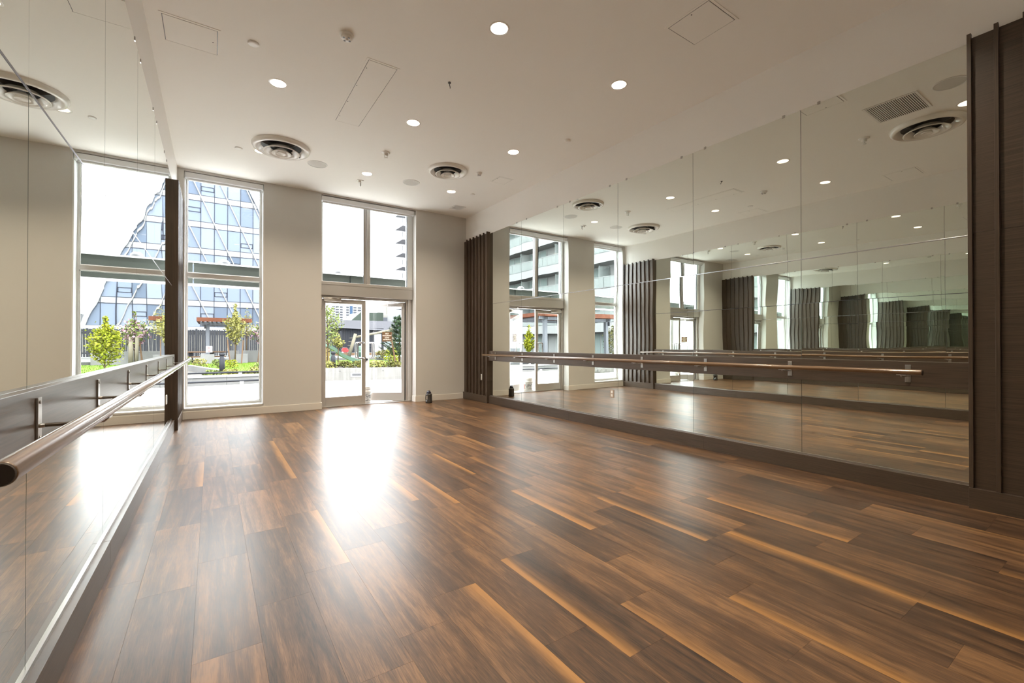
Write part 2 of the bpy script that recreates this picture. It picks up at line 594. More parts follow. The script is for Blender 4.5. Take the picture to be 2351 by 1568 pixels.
# planks with a pale sapwood edge: column, a point along the plank, side of the edge
SAPS = ((3, 5.2, 1), (3, 6.2, 1), (7, 3.7, 1), (6, 3.4, 1), (9, 4.2, 1), (12, 2.1, 0), (10, 2.7, 0), (0, 5.5, 1), (3, 3.2, 1), (7, 1.7, 0), (5, 1.6, 1), (10, 0.9, 0), (13, 1.3, 0), (13, 0.4, 0), (15, 1.9, 0), (1, 1.0, 0))
def plank_mesh(x0, x1, y0, y1):
    g = 0.0003
    b = MB().box(x0 + g, x1 - g, y0 + g, y1 - g, -0.0065, 0.0)
    me = bpy.data.meshes.new('plank')
    me.from_pydata(b.v, [], b.f)
    me.materials.append(M['plank'])
    return me
full = plank_mesh(-PW / 2, PW / 2, -PL / 2, PL / 2)
rr = random.Random(21)
for k in range(-1, 22):
    x0 = -0.303 + PW * k
    e = known.get(k, rr.uniform(0, PL))
    e = e - PL * math.ceil((e - YB) / PL)
    y = e
    while y < YF + 0.25:
        y0, y1 = max(y, YB), min(y + PL, YF + 0.27)
        if y1 - y0 > 0.02:
            if y1 - y0 > PL - 0.001:
                me = full
            else:
                c = y + PL / 2
                me = plank_mesh(-PW / 2, PW / 2, y0 - c, y1 - c)
            o = bpy.data.objects.new('plank', me)
            COL.objects.link(o)
            o.parent = floor
            o.location = (x0 + PW / 2, y + PL / 2, 0)
            amt, side = 0.0, 0
            for (sk, sy, ss) in SAPS:
                if sk == k and y < sy < y + PL:
                    amt, side = 1.0, ss
            if amt == 0 and x0 > 1.2 and rr.random() < .10:
                amt, side = rr.uniform(.3, .7), rr.choice((0, 1))
            o.color = (amt, side, 0, 1)
        y += PL

# ------------------------------------------------------------------ ceiling with round holes for the downlights
LX = (0.604, 2.188, 3.780)
LY = (7.67, 5.56, 3.45, 1.36)
HR = 0.080
def ceiling_mesh():
    mb = MB()
    s = 0.12
    xs = sorted([-0.9, 5.3] + [a + d for a in LX for d in (-s, s)])
    ys = sorted([YB - 0.3, YF + WT] + [a + d for a in LY for d in (-s, s)])
    for i in range(len(xs) - 1):
        for j in range(len(ys) - 1):
            x0, x1, y0, y1 = xs[i], xs[i + 1], ys[j], ys[j + 1]
            cx, cy_ = (x0 + x1) / 2, (y0 + y1) / 2
            hole = any(abs(cx - a) < .01 for a in LX) and any(abs(cy_ - b) < .01 for b in LY)
            if not hole:
                mb.quad((x0, y0, H), (x0, y1, H), (x1, y1, H), (x1, y0, H))
            else:
                n = 32
                for q in range(n):
                    w0, w1 = 2 * PI * q / n, 2 * PI * (q + 1) / n
                    def sq(w):
                        c, t = math.cos(w), math.sin(w)
                        f = s / max(abs(c), abs(t))
                        return (cx + c * f, cy_ + t * f, H)
                    def ci(w): return (cx + HR * math.cos(w), cy_ + HR * math.sin(w), H)
                    mb.quad(sq(w1), sq(w0), ci(w0), ci(w1))
    # slab above
    mb.box(-0.9, 5.3, YB - 0.3, YF + WT, H + 0.12, H + 0.4)
    for (x0, x1, y0, y1) in ((-0.9, -0.89, YB - .3, YF + WT), (5.29, 5.3, YB - .3, YF + WT), (-.9, 5.3, YB - .3, YB - .29), (-.9, 5.3, YF + WT - .01, YF + WT)):
        mb.box(x0, x1, y0, y1, H, H + 0.12)
    return mb
obj('ceiling', ceiling_mesh(), M['ceil'], kind='structure')

# ------------------------------------------------------------------ walls
lw = obj('wall_left', MB().box(XL - 0.3, XL, YB - 0.1, YF + 0.1, -0.006, H), M['wall'], origin=(XL, 2, 0), kind='structure')
lefty(lw)
obj('wall_right', MB().box(XR, XR + 0.3, YB, YF + 0.1, -0.006, H), M['wall'], kind='structure')
obj('wall_back', MB().box(-0.8, 5.2, YB - 0.25, YB, -0.006, H), M['wall'], kind='structure')
W1 = (-0.39, 0.77, 0.16, 4.125)     # window 1 opening x0 x1 z0 z1
W2 = (1.74, 3.655, 0.0, 4.135)      # door and transom opening
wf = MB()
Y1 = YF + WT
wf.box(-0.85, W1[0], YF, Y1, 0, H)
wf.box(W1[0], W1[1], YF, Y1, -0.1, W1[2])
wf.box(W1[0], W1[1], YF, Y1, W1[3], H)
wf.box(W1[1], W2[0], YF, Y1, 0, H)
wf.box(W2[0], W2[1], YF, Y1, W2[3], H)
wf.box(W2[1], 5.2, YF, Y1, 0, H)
obj('wall_front', wf, M['wall_shaded'], kind='structure')

# baseboards on the window wall
bb = MB()
bb.box(-0.46, W2[0], YF - 0.014, YF, 0, 0.125)
bb.box(W2[0] - 0.0, W2[0] + 0.014, YF - 0.014, YD - 0.08, 0, 0.125)
obj('baseboard_front', bb, M['base'], kind='structure', bevel=0.002)
bb = MB()
bb.box(W2[1], 4.86, YF - 0.014, YF, 0, 0.125)
bb.box(W2[1] - 0.014, W2[1], YF - 0.014, YD - 0.08, 0, 0.125)
obj('baseboard_front.001', bb, M['base'], kind='structure', bevel=0.002)

# ------------------------------------------------------------------ window 1 (tall, two lights)
FY0, FY1 = 9.31, 9.40
w1 = thing('window_1', loc=(0.19, 9.35, 0.16), kind='structure')
gx0, gx1 = -0.352, 0.728
fr = MB()
fr.box(W1[0], gx0, FY0, FY1, W1[2], W1[3])
fr.box(gx1, W1[1], FY0, FY1, W1[2], W1[3])
fr.box(gx0, gx1, FY0, FY1, W1[2], 0.228)
fr.box(gx0, gx1, FY0, FY1, 4.05, W1[3])
obj('frame', fr, M['alu'], w1, bevel=0.004)
obj('transom', MB().box(gx0, gx1, FY0 - 0.01, FY1, 2.385, 2.465), M['alu'], w1, bevel=0.004)
lin = MB()
for z in (W1[2],):
    lin.box(W1[0] - 0.006, W1[1] + 0.006, YF - 0.006, FY0, z - 0.004, z + 0.022)
lin.box(W1[0] - 0.004, W1[0] + 0.014, YF - 0.006, FY0, W1[2], 4.0)
lin.box(W1[1] - 0.014, W1[1] + 0.004, YF - 0.006, FY0, W1[2], 4.0)
objs('lining', lin, M['white_frame'], w1, bevel=0.002, label='white lining around the tall window')
bead = MB()
for (z0, z1) in ((0.228, 2.385), (2.465, 4.05)):
    bead.box(gx0, gx0 + 0.012, 9.335, 9.35, z0, z1)
    bead.box(gx1 - 0.012, gx1, 9.335, 9.35, z0, z1)
    bead.box(gx0, gx1, 9.335, 9.35, z0, z0 + 0.012)
    bead.box(gx0, gx1, 9.335, 9.35, z1 - 0.012, z1)
objs('glazing_bead', bead, M['white_frame'], w1)
for (z0, z1) in ((0.228, 2.385), (2.465, 4.05)):
    obj('pane', MB().box(gx0, gx1, 9.352, 9.358, z0, z1), M['glass'], w1)

# ------------------------------------------------------------------ window 2 (transom over the doors)
w2 = thing('window_2', loc=(2.7, 9.35, 2.2), kind='structure')
fr = MB()
fr.box(W2[0], 1.80, FY0, FY1 + .04, 2.22, W2[3])
fr.box(3.535, W2[1], FY0, FY1 + .04, 2.22, W2[3])
fr.box(1.80, 3.535, FY0, FY1, 4.05, W2[3])
obj('frame', fr, M['white_frame'], w2, bevel=0.004)
mu = MB()
mu.box(2.655, 2.728, FY0 - 0.01, FY1, 2.488, 4.05)
mu.box(2.606, 2.655, FY0 + 0.03, FY1, 2.488, 4.05)
obj('mullion', mu, M['alu'], w2, bevel=0.004)
hd = MB()
hd.box(1.745, 3.65, FY0 - 0.015, FY1 + .04, 2.215, 2.425)
hd.box(1.745, 3.65, FY0 - 0.022, FY1 + .04, 2.425, 2.488)
obj('header', hd, M['alu'], w2, bevel=0.003)
for (a, b) in ((1.80, 2.606), (2.728, 3.535)):
    obj('pane', MB().box(a, b, 9.352, 9.358, 2.488, 4.05), M['glass'], w2)
    g = MB()
    g.box(b - 0.012, b, 9.33, 9.35, 2.488, 4.05)
    g.box(a, a + 0.006, 9.33, 9.35, 2.488, 4.05)
    objs('gasket', g, M['alu_dark'], w2)

# door frame
df = MB()
df.box(1.745, 1.797, YD - 0.06, YD + 0.05, 0, 2.215)
df.box(3.515, 3.56, YD - 0.03, YD + 0.05, 0, 2.215)
df.box(3.56, 3.60, YD - 0.07, YD + 0.05, 0, 2.215)
df.box(3.60, 3.652, YD - 0.05, YD + 0.05, 0, 2.215)
df.box(1.797, 3.515, YD - 0.03, YD + 0.05, 2.165, 2.215)
obj('trim_1', df, M['alu'], kind='structure', bevel=0.003)
obj('trim_2', MB().box(1.745, 3.652, YD - 0.10, YD + 0.12, -0.006, 0.012), M['steel'], kind='structure', bevel=0.003)
obj('trim_3', MB().box(3.60, 3.606, YD - 0.053, YD - 0.049, 0, 2.215).box(3.512, 3.516, YD - 0.035, YD + .03, 0.02, 2.16), M['alu_dark'], kind='structure')

# door leaves, built in local coords: hinge at x=0, leaf runs to x=w*sgn, thickness around y=0
def leaf(name, hinge, sgn, ang):
    w = 0.857
    d = thing(name, loc=hinge, kind='structure')
    def bx(mb, a, b, y0, y1, z0, z1):
        x0, x1 = sorted((a * sgn, b * sgn))
        mb.box(x0, x1, y0, y1, z0, z1)
    f = MB()
    bx(f, 0.004, 0.075, -0.022, 0.022, 0.012, 2.155)
    bx(f, w - 0.078, w, -0.022, 0.022, 0.012, 2.155)
    bx(f, 0.075, w - 0.078, -0.022, 0.022, 0.012, 0.188)
    bx(f, 0.075, w - 0.078, -0.022, 0.022, 2.066, 2.155)
    obj('frame', f, M['alu'], d, local=True, bevel=0.003)
    g = MB()
    bx(g, 0.075, w - 0.078, -0.003, 0.003, 0.188, 2.066)
    obj('pane', g, M['glass'], d, local=True)
    # offset pulls on both faces
    for sy in (-1, 1):
        xs, xo = (w - 0.05) * sgn, (w - 0.175) * sgn
        y0, y1 = sy * 0.022, sy * 0.085
        pts = [(xs, y0, 1.275), (xs, y1 * .8, 1.275), (xs - sgn * .02, y1, 1.275), (xo + sgn * .03, y1, 1.275), (xo + sgn * .008, y1, 1.268), (xo, y1, 1.245),
               (xo, y1, 0.985), (xo + sgn * .008, y1, 0.962), (xo + sgn * .03, y1, 0.955), (xs - sgn * .02, y1, 0.955), (xs, y1 * .8, 0.955), (xs, y0, 0.955)]
        obj('pull_handle', MB().tube(pts, 0.0155, 12), M['handle'], d, local=True)
    # closer
    c = MB()
    dz = 0.04 if sgn > 0 else 0.0
    bx(c, 0.03, 0.36, -0.085, -0.022, 2.06 + dz, 2.125 + dz)
    cl = obj('door_closer', c, M['alu'], d, local=True, bevel=0.006)
    return d, cl
d1, c1 = leaf('door_1', (1.797, YD, 0), 1, 0)
d2, c2 = leaf('door_2', (3.512, YD, 0), -1, R(-31))
d2.rotation_euler.z = R(-31)
arm = MB()
arm.beam((0.14, -0.055, 2.172), (0.30, -0.13, 2.18), 0.03, 0.012)
arm.beam((0.30, -0.13, 2.18), (0.52, -0.045, 2.19), 0.028, 0.012)
arm.box(0.06, 0.2, -0.08, -0.03, 2.165, 2.178)
obj('arm', arm, M['alu'], c1, local=True)
arm = MB()
arm.beam((-0.16, -0.055, 2.135), (-0.47, -0.10, 2.165), 0.03, 0.012)
arm.beam((-0.47, -0.10, 2.165), (-0.16, -0.20, 2.185), 0.028, 0.012)
obj('arm', arm, M['alu'], c2, local=True)
cbl = MB().tube([(0.035, -0.05, 2.10), (0.02, -0.06, 2.0), (-0.005, -0.065, 1.93), (-0.03, -0.065, 1.955), (-0.038, -0.06, 2.06)], 0.006, 8)
obj('cable', cbl, M['steel'], d1, local=True)
lk = MB()
lk.box(-0.857, -0.835, -0.04, 0.04, 0.86, 0.96)
lk.tube([(-0.82, -0.035, 0.91), (-0.82, 0.035, 0.91)], 0.024, 12)
obj('lock', lk, M['black'], d2, local=True, label='black lock on the open leaf')

# occupancy sign on the open leaf
th = R(-31)
def on_leaf2(dx, dy, z):
    v = Matrix.Rotation(th, 3, 'Z') @ Vector((dx, dy, 0))
    return (3.512 + v.x, YD + v.y, z)
sg = thing('occupancy_sign', 'small brown square sign with cream lettering stuck on the open door glass', 'sign', on_leaf2(-0.385, -0.005, 1.41))
sg.rotation_euler.z = th
obj('plate', MB().box(-0.105, 0.105, -0.004, 0.0, -0.105, 0.105), M['brownplate'], sg, local=True)
for i, tx in enumerate(('MAX', 'OCCUPANT', 'LOAD', '60 PEOPLE')):
    cu = bpy.data.curves.new('lettering', 'FONT')
    cu.body = tx
    cu.size = 0.040
    cu.align_x = 'CENTER'
    cu.align_y = 'CENTER'
    cu.extrude = 0.0006
    cu.offset = 0.0012
    cu.materials.append(M['letter'])
    t = bpy.data.objects.new('lettering', cu)
    COL.objects.link(t)
    t.parent = sg
    t.location = (0, -0.0052, 0.064 - i * 0.043)
    t.rotation_euler = (R(90), 0, 0)
    t.scale = (0.88, 1, 1)
    bpy.context.view_layer.update()
    me = bpy.data.meshes.new_from_object(t.evaluated_get(bpy.context.evaluated_depsgraph_get()))
    tm = bpy.data.objects.new('lettering', me)
    COL.objects.link(tm)
    tm.parent = sg
    tm.location, tm.rotation_euler, tm.scale = t.location, t.rotation_euler, t.scale
    bpy.data.objects.remove(t)
    tm.name = 'lettering'

# roller blinds in the window heads
def blind(x0, x1, label):
    t = thing('roller_blind', label, 'blind', ((x0 + x1) / 2, 9.2, 4.0), 'roller blinds in the window heads')
    pr = [(9.14, 4.118), (9.14, 4.045), (9.15, 4.03), (9.25, 4.03), (9.25, 4.118)]
    obj('cassette', MB().prism([(a, b) for a, b in pr], x0, x1, 'x'), M['blind'], t, bevel=0.006)
    obj('hem_bar', MB().box(x0 + .02, x1 - .02, 9.185, 9.20, 4.0, 4.032), M['white_frame'], t, bevel=0.003)
    e = MB()
    e.box(x0 - .006, x0, 9.135, 9.255, 4.025, 4.122)
    e.box(x1, x1 + .006, 9.135, 9.255, 4.025, 4.122)
    objs('end_cap', e, M['white_frame'], t)
blind(W1[0] + .015, W1[1] - .015, 'rolled up white blind cassette over the tall single window')
blind(W2[0] + .015, W2[1] - .04, 'long rolled up white blind cassette over the glazed doors')

# ------------------------------------------------------------------ mirrors
def mirror_wall(side, label):
    s = 1 if side == 'right' else -1
    face = RM if s > 0 else LM
    back = XR if s > 0 else XL
    ys = [0.867, 2.055, 3.255, 4.467, 5.672, 6.885, 8.045] if s > 0 else [-1.4, -0.32, 0.9, 2.115, 3.338, 4.59, 5.815, 7.0, 8.03]
    z0, z1, z2 = 0.168, 2.092, 3.588
    root = thing('large_mirror', label, 'mirror', (face, 4.5, z0))
    rnd = random.Random(5 if s > 0 else 9)
    for i in range(len(ys) - 1):
        for (a, b) in ((z0, z1), (z1, z2)):
            g = 0.0022
            ya, yb = ys[i] + g, ys[i + 1] - g
            za, zb = a + g, b - g
            c = Vector((face, (ya + yb) / 2, (za + zb) / 2))
            mb = MB()
            x0, x1 = (0.0, 0.0055) if s > 0 else (-0.0055, 0.0)
            mb.box(x0, x1, ya - c.y, yb - c.y, za - c.z, zb - c.z)
            o = obj('mirror_pane', mb, M['mirror'], root, local=True)
            o.location = c - Vector(root.location)
            # bevelled, darker glass edge on the four narrow sides
            o.data.materials.append(M['mirror_edge'])
            for p in o.data.polygons:
                if abs(p.normal.x) < 0.5: p.material_index = 1
            o.rotation_euler = (0, rnd.uniform(-1, 1) * 0.0006, rnd.uniform(-1, 1) * 0.0006)
    x0, x1 = (face - 0.0012, back) if s > 0 else (back, face + 0.0012)
    obj('joint_strip', MB().box(x0, x1, ys[0], ys[-1], z1 - 0.005, z1 + 0.005), M['chrome'] if s > 0 else M['strip_dark_reflect'], root, bevel=0.001)
    x0, x1 = (face + 0.004, back) if s > 0 else (back, face - 0.004)
    for y in ys[1:-1]:
        for (a, b) in ((z0, z1 - .005), (z1 + .005, z2)):
            obj('joint', MB().box(x0, x1, y - 0.0022, y + 0.0022, a, b), M['dgrey'], root)
    for y in ys[1:-1]:
        for d in (-0.16, 0.16):
            x0, x1 = (face - 0.004, back) if s > 0 else (back, face + 0.004)
            obj('clip', MB().box(x0, x1, y + d - 0.012, y + d + 0.012, z2 - 0.014, z2 + 0.014), M['steel'], root)
    x0, x1 = (face - 0.008, back) if s > 0 else (back, face + 0.008)
    obj('edge_channel', MB().box(x0, x1, ys[0], ys[-1], z0 - 0.012, z0 + 0.006), M['steel'], root)
    return root
lmw = mirror_wall('left', 'mirror wall of tall panes behind the near barre on the left')
lefty(lmw)
mirror_wall('right', 'large mirror wall of tall panes along the right wall')

# plinths under the mirrors
pl = thing('baseboard_left', loc=(-0.48, 2, 0), kind='structure')
yy = [-1.4, 0.9, 3.30, 5.7, 8.03]
for a, b in zip(yy[:-1], yy[1:]):
    obj('board', MB().box(XL, -0.467, a + .0008, b - .0008, 0, 0.157), M['wood_h'], pl, bevel=0.0015)
lefty(pl)
prr = thing('baseboard_right', loc=(4.85, 2, 0), kind='structure')
yy = [0.867, 3.1, 5.5, 8.045]
for a, b in zip(yy[:-1], yy[1:]):
    obj('board', MB().box(4.835, XR, a + .0008, b - .0008, 0, 0.157), M['wood_h'], prr, bevel=0.0015)

# barre backing boards
bo = obj('barre_board', MB().box(LM, -0.467, -1.4, 8.03, 0.895, 1.102), M['wood_h'], origin=(-0.48, 4, 1), bevel=0.002)
tag(bo, 'long dark wood board behind the left barre, fixed across the mirror', 'board')
lefty(bo)
bo = obj('barre_board', MB().box(4.835, RM, 0.867, 8.045, 0.897, 1.104), M['wood_h'], origin=(4.85, 4, 1), bevel=0.002)
tag(bo, 'long dark wood board behind the right barre, fixed across the mirror', 'board')

# barres
def barre(s, bx, board, y0, y1, ybr, label):
    zc = 1.022
    t = thing('ballet_barre', label, 'barre', (bx, (y0 + y1) / 2, zc))
    r = 0.0225
    prof = [(r - .004, 0), (r - .001, .0015), (r, .005)]
    n = 24
    pts = [(bx, y0, zc), (bx, y0 + .0015, zc), (bx, y0 + .005, zc), (bx, y1 - .005, zc), (bx, y1 - .0015, zc), (bx, y1, zc)]
    obj('rail', MB().tube(pts, [r - .004, r - .001, r, r, r - .001, r - .004], 24), M['barre'], t)
    obj('end_cap', MB().tube([(bx, y0 - .004, zc), (bx, y0 + .001, zc)], [r - .003, r - .0015], 24), M['barre_end'], t, label='dark end of the barre')
    for y in ybr:
        p = MB()
        x0, x1 = sorted((board, board - s * 0.006))
        p.box(x0, x1, y - 0.019, y + 0.019, 0.930, 1.076)
        b = obj('bracket', p, M['steel'], t, bevel=0.001)
        st = MB()
        xa = board - s * 0.006
        st.tube([(xa, y, 0.985), (bx + s * .02, y, 0.985), (bx + s * .006, y, 0.987), (bx, y, 0.994), (bx, y, 1.002)], 0.0065, 10)
        st.lathe([(0.014, -.006), (0.014, .006)], (xa - s * .0, y, 0.985), 10)
        obj('arm', st, M['steel'], b)
        sd = MB()
        sd.box(bx - .012, bx + .012, y - .03, y + .03, zc - r - .004, zc - r + .002)
        obj('saddle', sd, M['steel'], b)
        sw = MB()
        for zz in (0.945, 1.061):
            sw.tube([(board - s * .006, y, zz), (board - s * .0085, y, zz)], 0.006, 10)
        objs('screw', sw, M['steel'], b)
    return t
bl = barre(-1, -0.300, -0.467, 1.142, 8.36, (2.06, 2.95, 3.88, 4.82, 5.77, 6.70, 7.72), 'long round wooden barre close to the camera on the left mirror')
lefty(bl)
barre(1, 4.668, 4.835, 1.10, 8.0, (1.229, 2.145, 3.07, 4.007, 4.941, 5.87, 6.812, 7.763), 'long round brown wooden barre along the right mirror')

# ------------------------------------------------------------------ finned wood panels
def fin_panel(s, face, y0, y1, fins, label, endfin=None, ztop=3.625, joint=None):
    """s=+1 on the right wall; face is the fin front"""
    wall = XR if s > 0 else XL
    bk = face + s * 0.034
    t = thing('slat_panel', label, 'wall panel', (face, (y0 + y1) / 2, 0))
    def X(a, b): return sorted((a, b))
    x0, x1 = X(bk, wall)
    if joint:
        for a, b in ((0.155, joint - .001), (joint + .001, ztop - 0.025)):
            obj('backing', MB().box(x0, x1, y0, y1, a, b), M['wood_h'], t)
    else:
        obj('backing', MB().box(x0, x1, y0, y1, 0.155, ztop - 0.025), M['wood_v'], t)
    x0, x1 = X(face, bk)
    for y in fins:
        obj('fin', MB().box(x0, x1, y - 0.012, y + 0.012, 0.157, ztop), M['wood_v'], t, bevel=0.0015)
    if endfin is not None:
        x0, x1 = X(face, wall)
        obj('end_fin', MB().box(x0, x1, endfin - 0.0125, endfin + 0.0125, 0.0, ztop), M['wood_v'], t, bevel=0.0015)
    x0, x1 = X(face - s * 0.002, wall)
    yb0 = y0 if endfin is None else endfin + 0.013
    obj('base', MB().box(x0, x1, yb0, y1, 0, 0.155), M['wood_h'], t, bevel=0.0015)
    return t
p = fin_panel(1, 4.795, 8.07, 9.118, [8.06 + .15 * k for k in range(1, 7)], 'dark ribbed wood panel in the corner beside the right mirror and window wall', endfin=8.06)
p = fin_panel(-1, -0.428, 8.05, 9.105, [8.043 + .15 * k for k in range(1, 8)], 'dark ribbed wood panel at the far end of the left mirror by the tall window', endfin=8.043)
lefty(p)
p = fin_panel(1, 4.797, -1.3, 0.865, [0.852 - .1425 * k for k in range(0, 15)], 'dark ribbed wood panel at the near end of the right mirror', joint=2.1)

# outlets
o1 = thing('power_outlet', 'pale outlet plate set low in the far end of the left mirror', 'outlet', (LM, 7.26, 0.53))
obj('plate', MB().box(LM, LM + .005, 7.222, 7.298, 0.472, 0.59), M['white'], o1, bevel=0.002)
objs('socket', MB().box(LM + .0045, LM + .007, 7.243, 7.277, 0.488, 0.525).box(LM + .0045, LM + .007, 7.243, 7.277, 0.537, 0.574), M['fixture'], o1)
lefty(o1)
o2 = thing('power_outlet', 'pale outlet plate low between the ribs of the corner wood panel', 'outlet', (4.828, 8.34, 0.53))
obj('plate', MB().box(4.824, 4.829, 8.305, 8.347, 0.472, 0.60), M['white'], o2, bevel=0.002)
objs('socket', MB().box(4.822, 4.8245, 8.313, 8.339, 0.485, 0.53).box(4.822, 4.8245, 8.313, 8.339, 0.542, 0.587), M['fixture'], o2)
o3 = thing('power_outlet', 'rosy outlet plate set in the lower right mirror', 'outlet', (4.868, 4.585, 0.52))
obj('plate', MB().box(4.864, 4.8698, 4.547, 4.622, 0.463, 0.58), M['copper'], o3, bevel=0.002)
objs('socket', MB().box(4.862, 4.8645, 4.568, 4.602, 0.478, 0.515).box(4.862, 4.8645, 4.568, 4.602, 0.528, 0.565), M['white'], o3)

# ------------------------------------------------------------------ ceiling fixtures
def downlight(label, loc):
    t = thing('recessed_downlight', label, 'ceiling light', loc, 'recessed downlights')
    x = MB()
    x.lathe([(HR - .002, 0.0), (HR + .014, -0.003), (HR + .016, -0.001), (HR + .016, 0.0)], n=32, cap=False)
    obj('trim_ring', x, M['fixture'], t, local=True)
    c = MB()
    c.lathe([(HR - .002, -0.001), (0.066, 0.052)], n=32, cap=False)
    obj('reflector', c, M['fixture'], t, local=True)
    l = MB()
    l.lathe([(0.066, 0.052), (0.0005, 0.052)], n=32, cap=False)
    obj('lens', l, M['lamp'], t, local=True)
    la = bpy.data.lights.new('lamp', 'AREA')
    la.shape = 'DISK'
    la.size = 0.12
    la.energy = LAMP_W
    la.color = LAMP_COL
    la.spread = R(122)
    lo = bpy.data.objects.new('lamp', la)
    COL.objects.link(lo)
    lo.parent = t
    lo.location = (0, 0, 0.045)
    return t
rows = ('row nearest the windows', 'second row from the windows', 'third row from the windows', 'row closest to the camera')
cols = ('beside the left mirror', 'along the middle of the room', 'beside the right mirror')
proto = None
for j, y in enumerate(LY):
    for i, x in enumerate(LX):
        lab = 'round recessed downlight ' + cols[i] + ', ' + rows[j]
        if proto is None:
            proto = downlight(lab, (x, y, H))
        else:
            dup(proto, (x, y, H), None, lab)

def diffuser(label, loc, Rr):
    t = thing('air_diffuser', label, 'air diffuser', loc, 'round ceiling air diffusers')
    k = Rr / 0.39
    def prof(*p): return [(r * k, z * k) for r, z in p]
    obj('outer_cone', MB().lathe(prof((.392, .0), (.390, -.022), (.376, -.046), (.350, -.058), (.334, -.054), (.305, -.034), (.280, -.014), (.268, -.001)), n=56, cap=False), M['fixture'], t, local=True)
    obj('throat_shade', MB().lathe(prof((.272, -.003), (.001, -.003)), n=48, cap=False), M['black'], t, local=True)  # black disc under the closed ceiling, shade inside the duct put into colour
    obj('middle_cone', MB().lathe(prof((.150, -.026), (.172, -.050), (.205, -.078), (.232, -.094), (.246, -.092), (.244, -.084), (.212, -.064), (.185, -.040), (.160, -.022)), n=56, cap=False), M['fixture'], t, local=True)
    obj('inner_cone', MB().lathe(prof((.06, -.05), (.085, -.082), (.112, -.106), (.128, -.112), (.136, -.106), (.118, -.090), (.09, -.066), (.07, -.046)), n=48, cap=False), M['fixture'], t, local=True)
    obj('centre_disc', MB().lathe(prof((.002, -.104), (.046, -.106), (.058, -.114), (.066, -.112), (.060, -.09), (.04, -.06)), n=32, cap=False), M['fixture'], t, local=True)
    b = MB()
    for a in range(4):
        w = a * PI / 2 + 0.5
        c, s_ = math.cos(w), math.sin(w)
        b.beam((c * .06 * k, s_ * .06 * k, -.03 * k), (c * .31 * k, s_ * .31 * k, -.03 * k), .016 * k, .05 * k)
    objs('spoke', b, M['dgrey'], t, local=True)
    return t
diffuser('large round white air diffuser above the left part of the room near the windows', (0.845, 7.33, H), 0.385)
diffuser('round white air diffuser on the right half of the ceiling near the windows', (3.267, 6.76, H), 0.325)
diffuser('round white air diffuser beside the slotted grille, seen in the right mirror', (1.86, 1.80, H), 0.385)

def access(x0, x1, y0, y1, label, screws):
    t = thing('access_panel', label, 'access panel', ((x0 + x1) / 2, (y0 + y1) / 2, H), 'flush ceiling access panels')
    f = MB()
    w = 0.022
    z0, z1 = H - 0.0035, H
    f.box(x0, x1, y0, y0 + w, z0, z1); f.box(x0, x1, y1 - w, y1, z0, z1)
    f.box(x0, x0 + w, y0 + w, y1 - w, z0, z1); f.box(x1 - w, x1, y0 + w, y1 - w, z0, z1)
    obj('frame', f, M['ceil'], t)
    g = 0.006
    obj('hatch', MB().box(x0 + w + g, x1 - w - g, y0 + w + g, y1 - w - g, H - 0.0045, H - .001), M['ceil'], t)
    obj('gap', MB().box(x0 + w - .0005, x1 - w + .0005, y0 + w - .0005, y1 - w + .0005, H - 0.0012, H - .0004), M['dgrey'], t)
    s = MB()
    for (x, y) in screws:
        s.tube([(x, y, H - .003), (x, y, H - .0062)], 0.006, 8)
    objs('screw', s, M['dgrey'], t)
access(-0.40, 0.06, 4.92, 5.378, 'square flush ceiling hatch next to the left wall', [(0.0, 5.15)])
access(1.298, 1.642, 4.545, 6.08, 'long narrow flush ceiling hatch in the middle of the ceiling', [(1.34, 4.72), (1.34, 5.1), (1.34, 5.5), (1.34, 5.9)])
access(3.45, 3.90, 2.145, 2.596, 'square flush ceiling hatch nearest the camera on the right', [(3.5, 2.35)])
access(4.112, 4.425, 6.485, 6.798, 'small square flush ceiling hatch by the far right wall', [(4.15, 6.6)])
access(-0.285, 0.20, 2.30, 2.76, 'square flush ceiling hatch seen only in the right mirror', [(0.15, 2.5)])

def disc(name, label, cat, x, y, r, h, mat, group=None):
    o = obj(name, MB().lathe([(r, 0), (r, -h * .6), (r * .9, -h), (r * .4, -h * 1.05), (0.001, -h * 1.05)], n=28, cap=False), mat, origin=(x, y, H), local=True)
    o.location = (x, y, H)
    return tag(o, label, cat, group)
disc('cover_disc', 'plain round white cover plate near the square hatch and left wall', 'cover plate', 0.325, 4.952, 0.05, 0.012, M['white'], 'round blank cover plates')
disc('cover_disc', 'plain round white cover plate by the large diffuser and tall window', 'cover plate', 0.321, 7.73, 0.05, 0.012, M['white'], 'round blank cover plates')
disc('cover_disc', 'small dark rimmed cover plate near the right ceiling edge, mid room', 'cover plate', 4.201, 4.80, 0.042, 0.02, M['ceil'], 'round blank cover plates')
disc('cover_disc', 'plain round white cover plate in the far right ceiling corner', 'cover plate', 4.197, 7.584, 0.045, 0.012, M['white'], 'round blank cover plates')

def speaker(x, y, label):
    t = thing('ceiling_speaker', label, 'speaker', (x, y, H), 'flush round ceiling speakers')
    obj('rim', MB().lathe([(.135, -.0), (.136, -.006), (.148, -.007), (.152, 0)], n=40, cap=False), M['white'], t, local=True)
    obj('grille', MB().lathe([(.136, -.003), (.07, -.0045), (.001, -.005)], n=40, cap=False), pbr('speaker_mesh', (.60, .58, .54), .7, bump=.4, bscale=500), t, local=True)
speaker(1.408, 7.71, 'flush round speaker grille between the two large diffusers, left one')
speaker(2.968, 7.64, 'flush round speaker grille right beside the smaller diffuser')
speaker(2.93, 1.36, 'flush round speaker grille seen in the right mirror by the slotted grille')

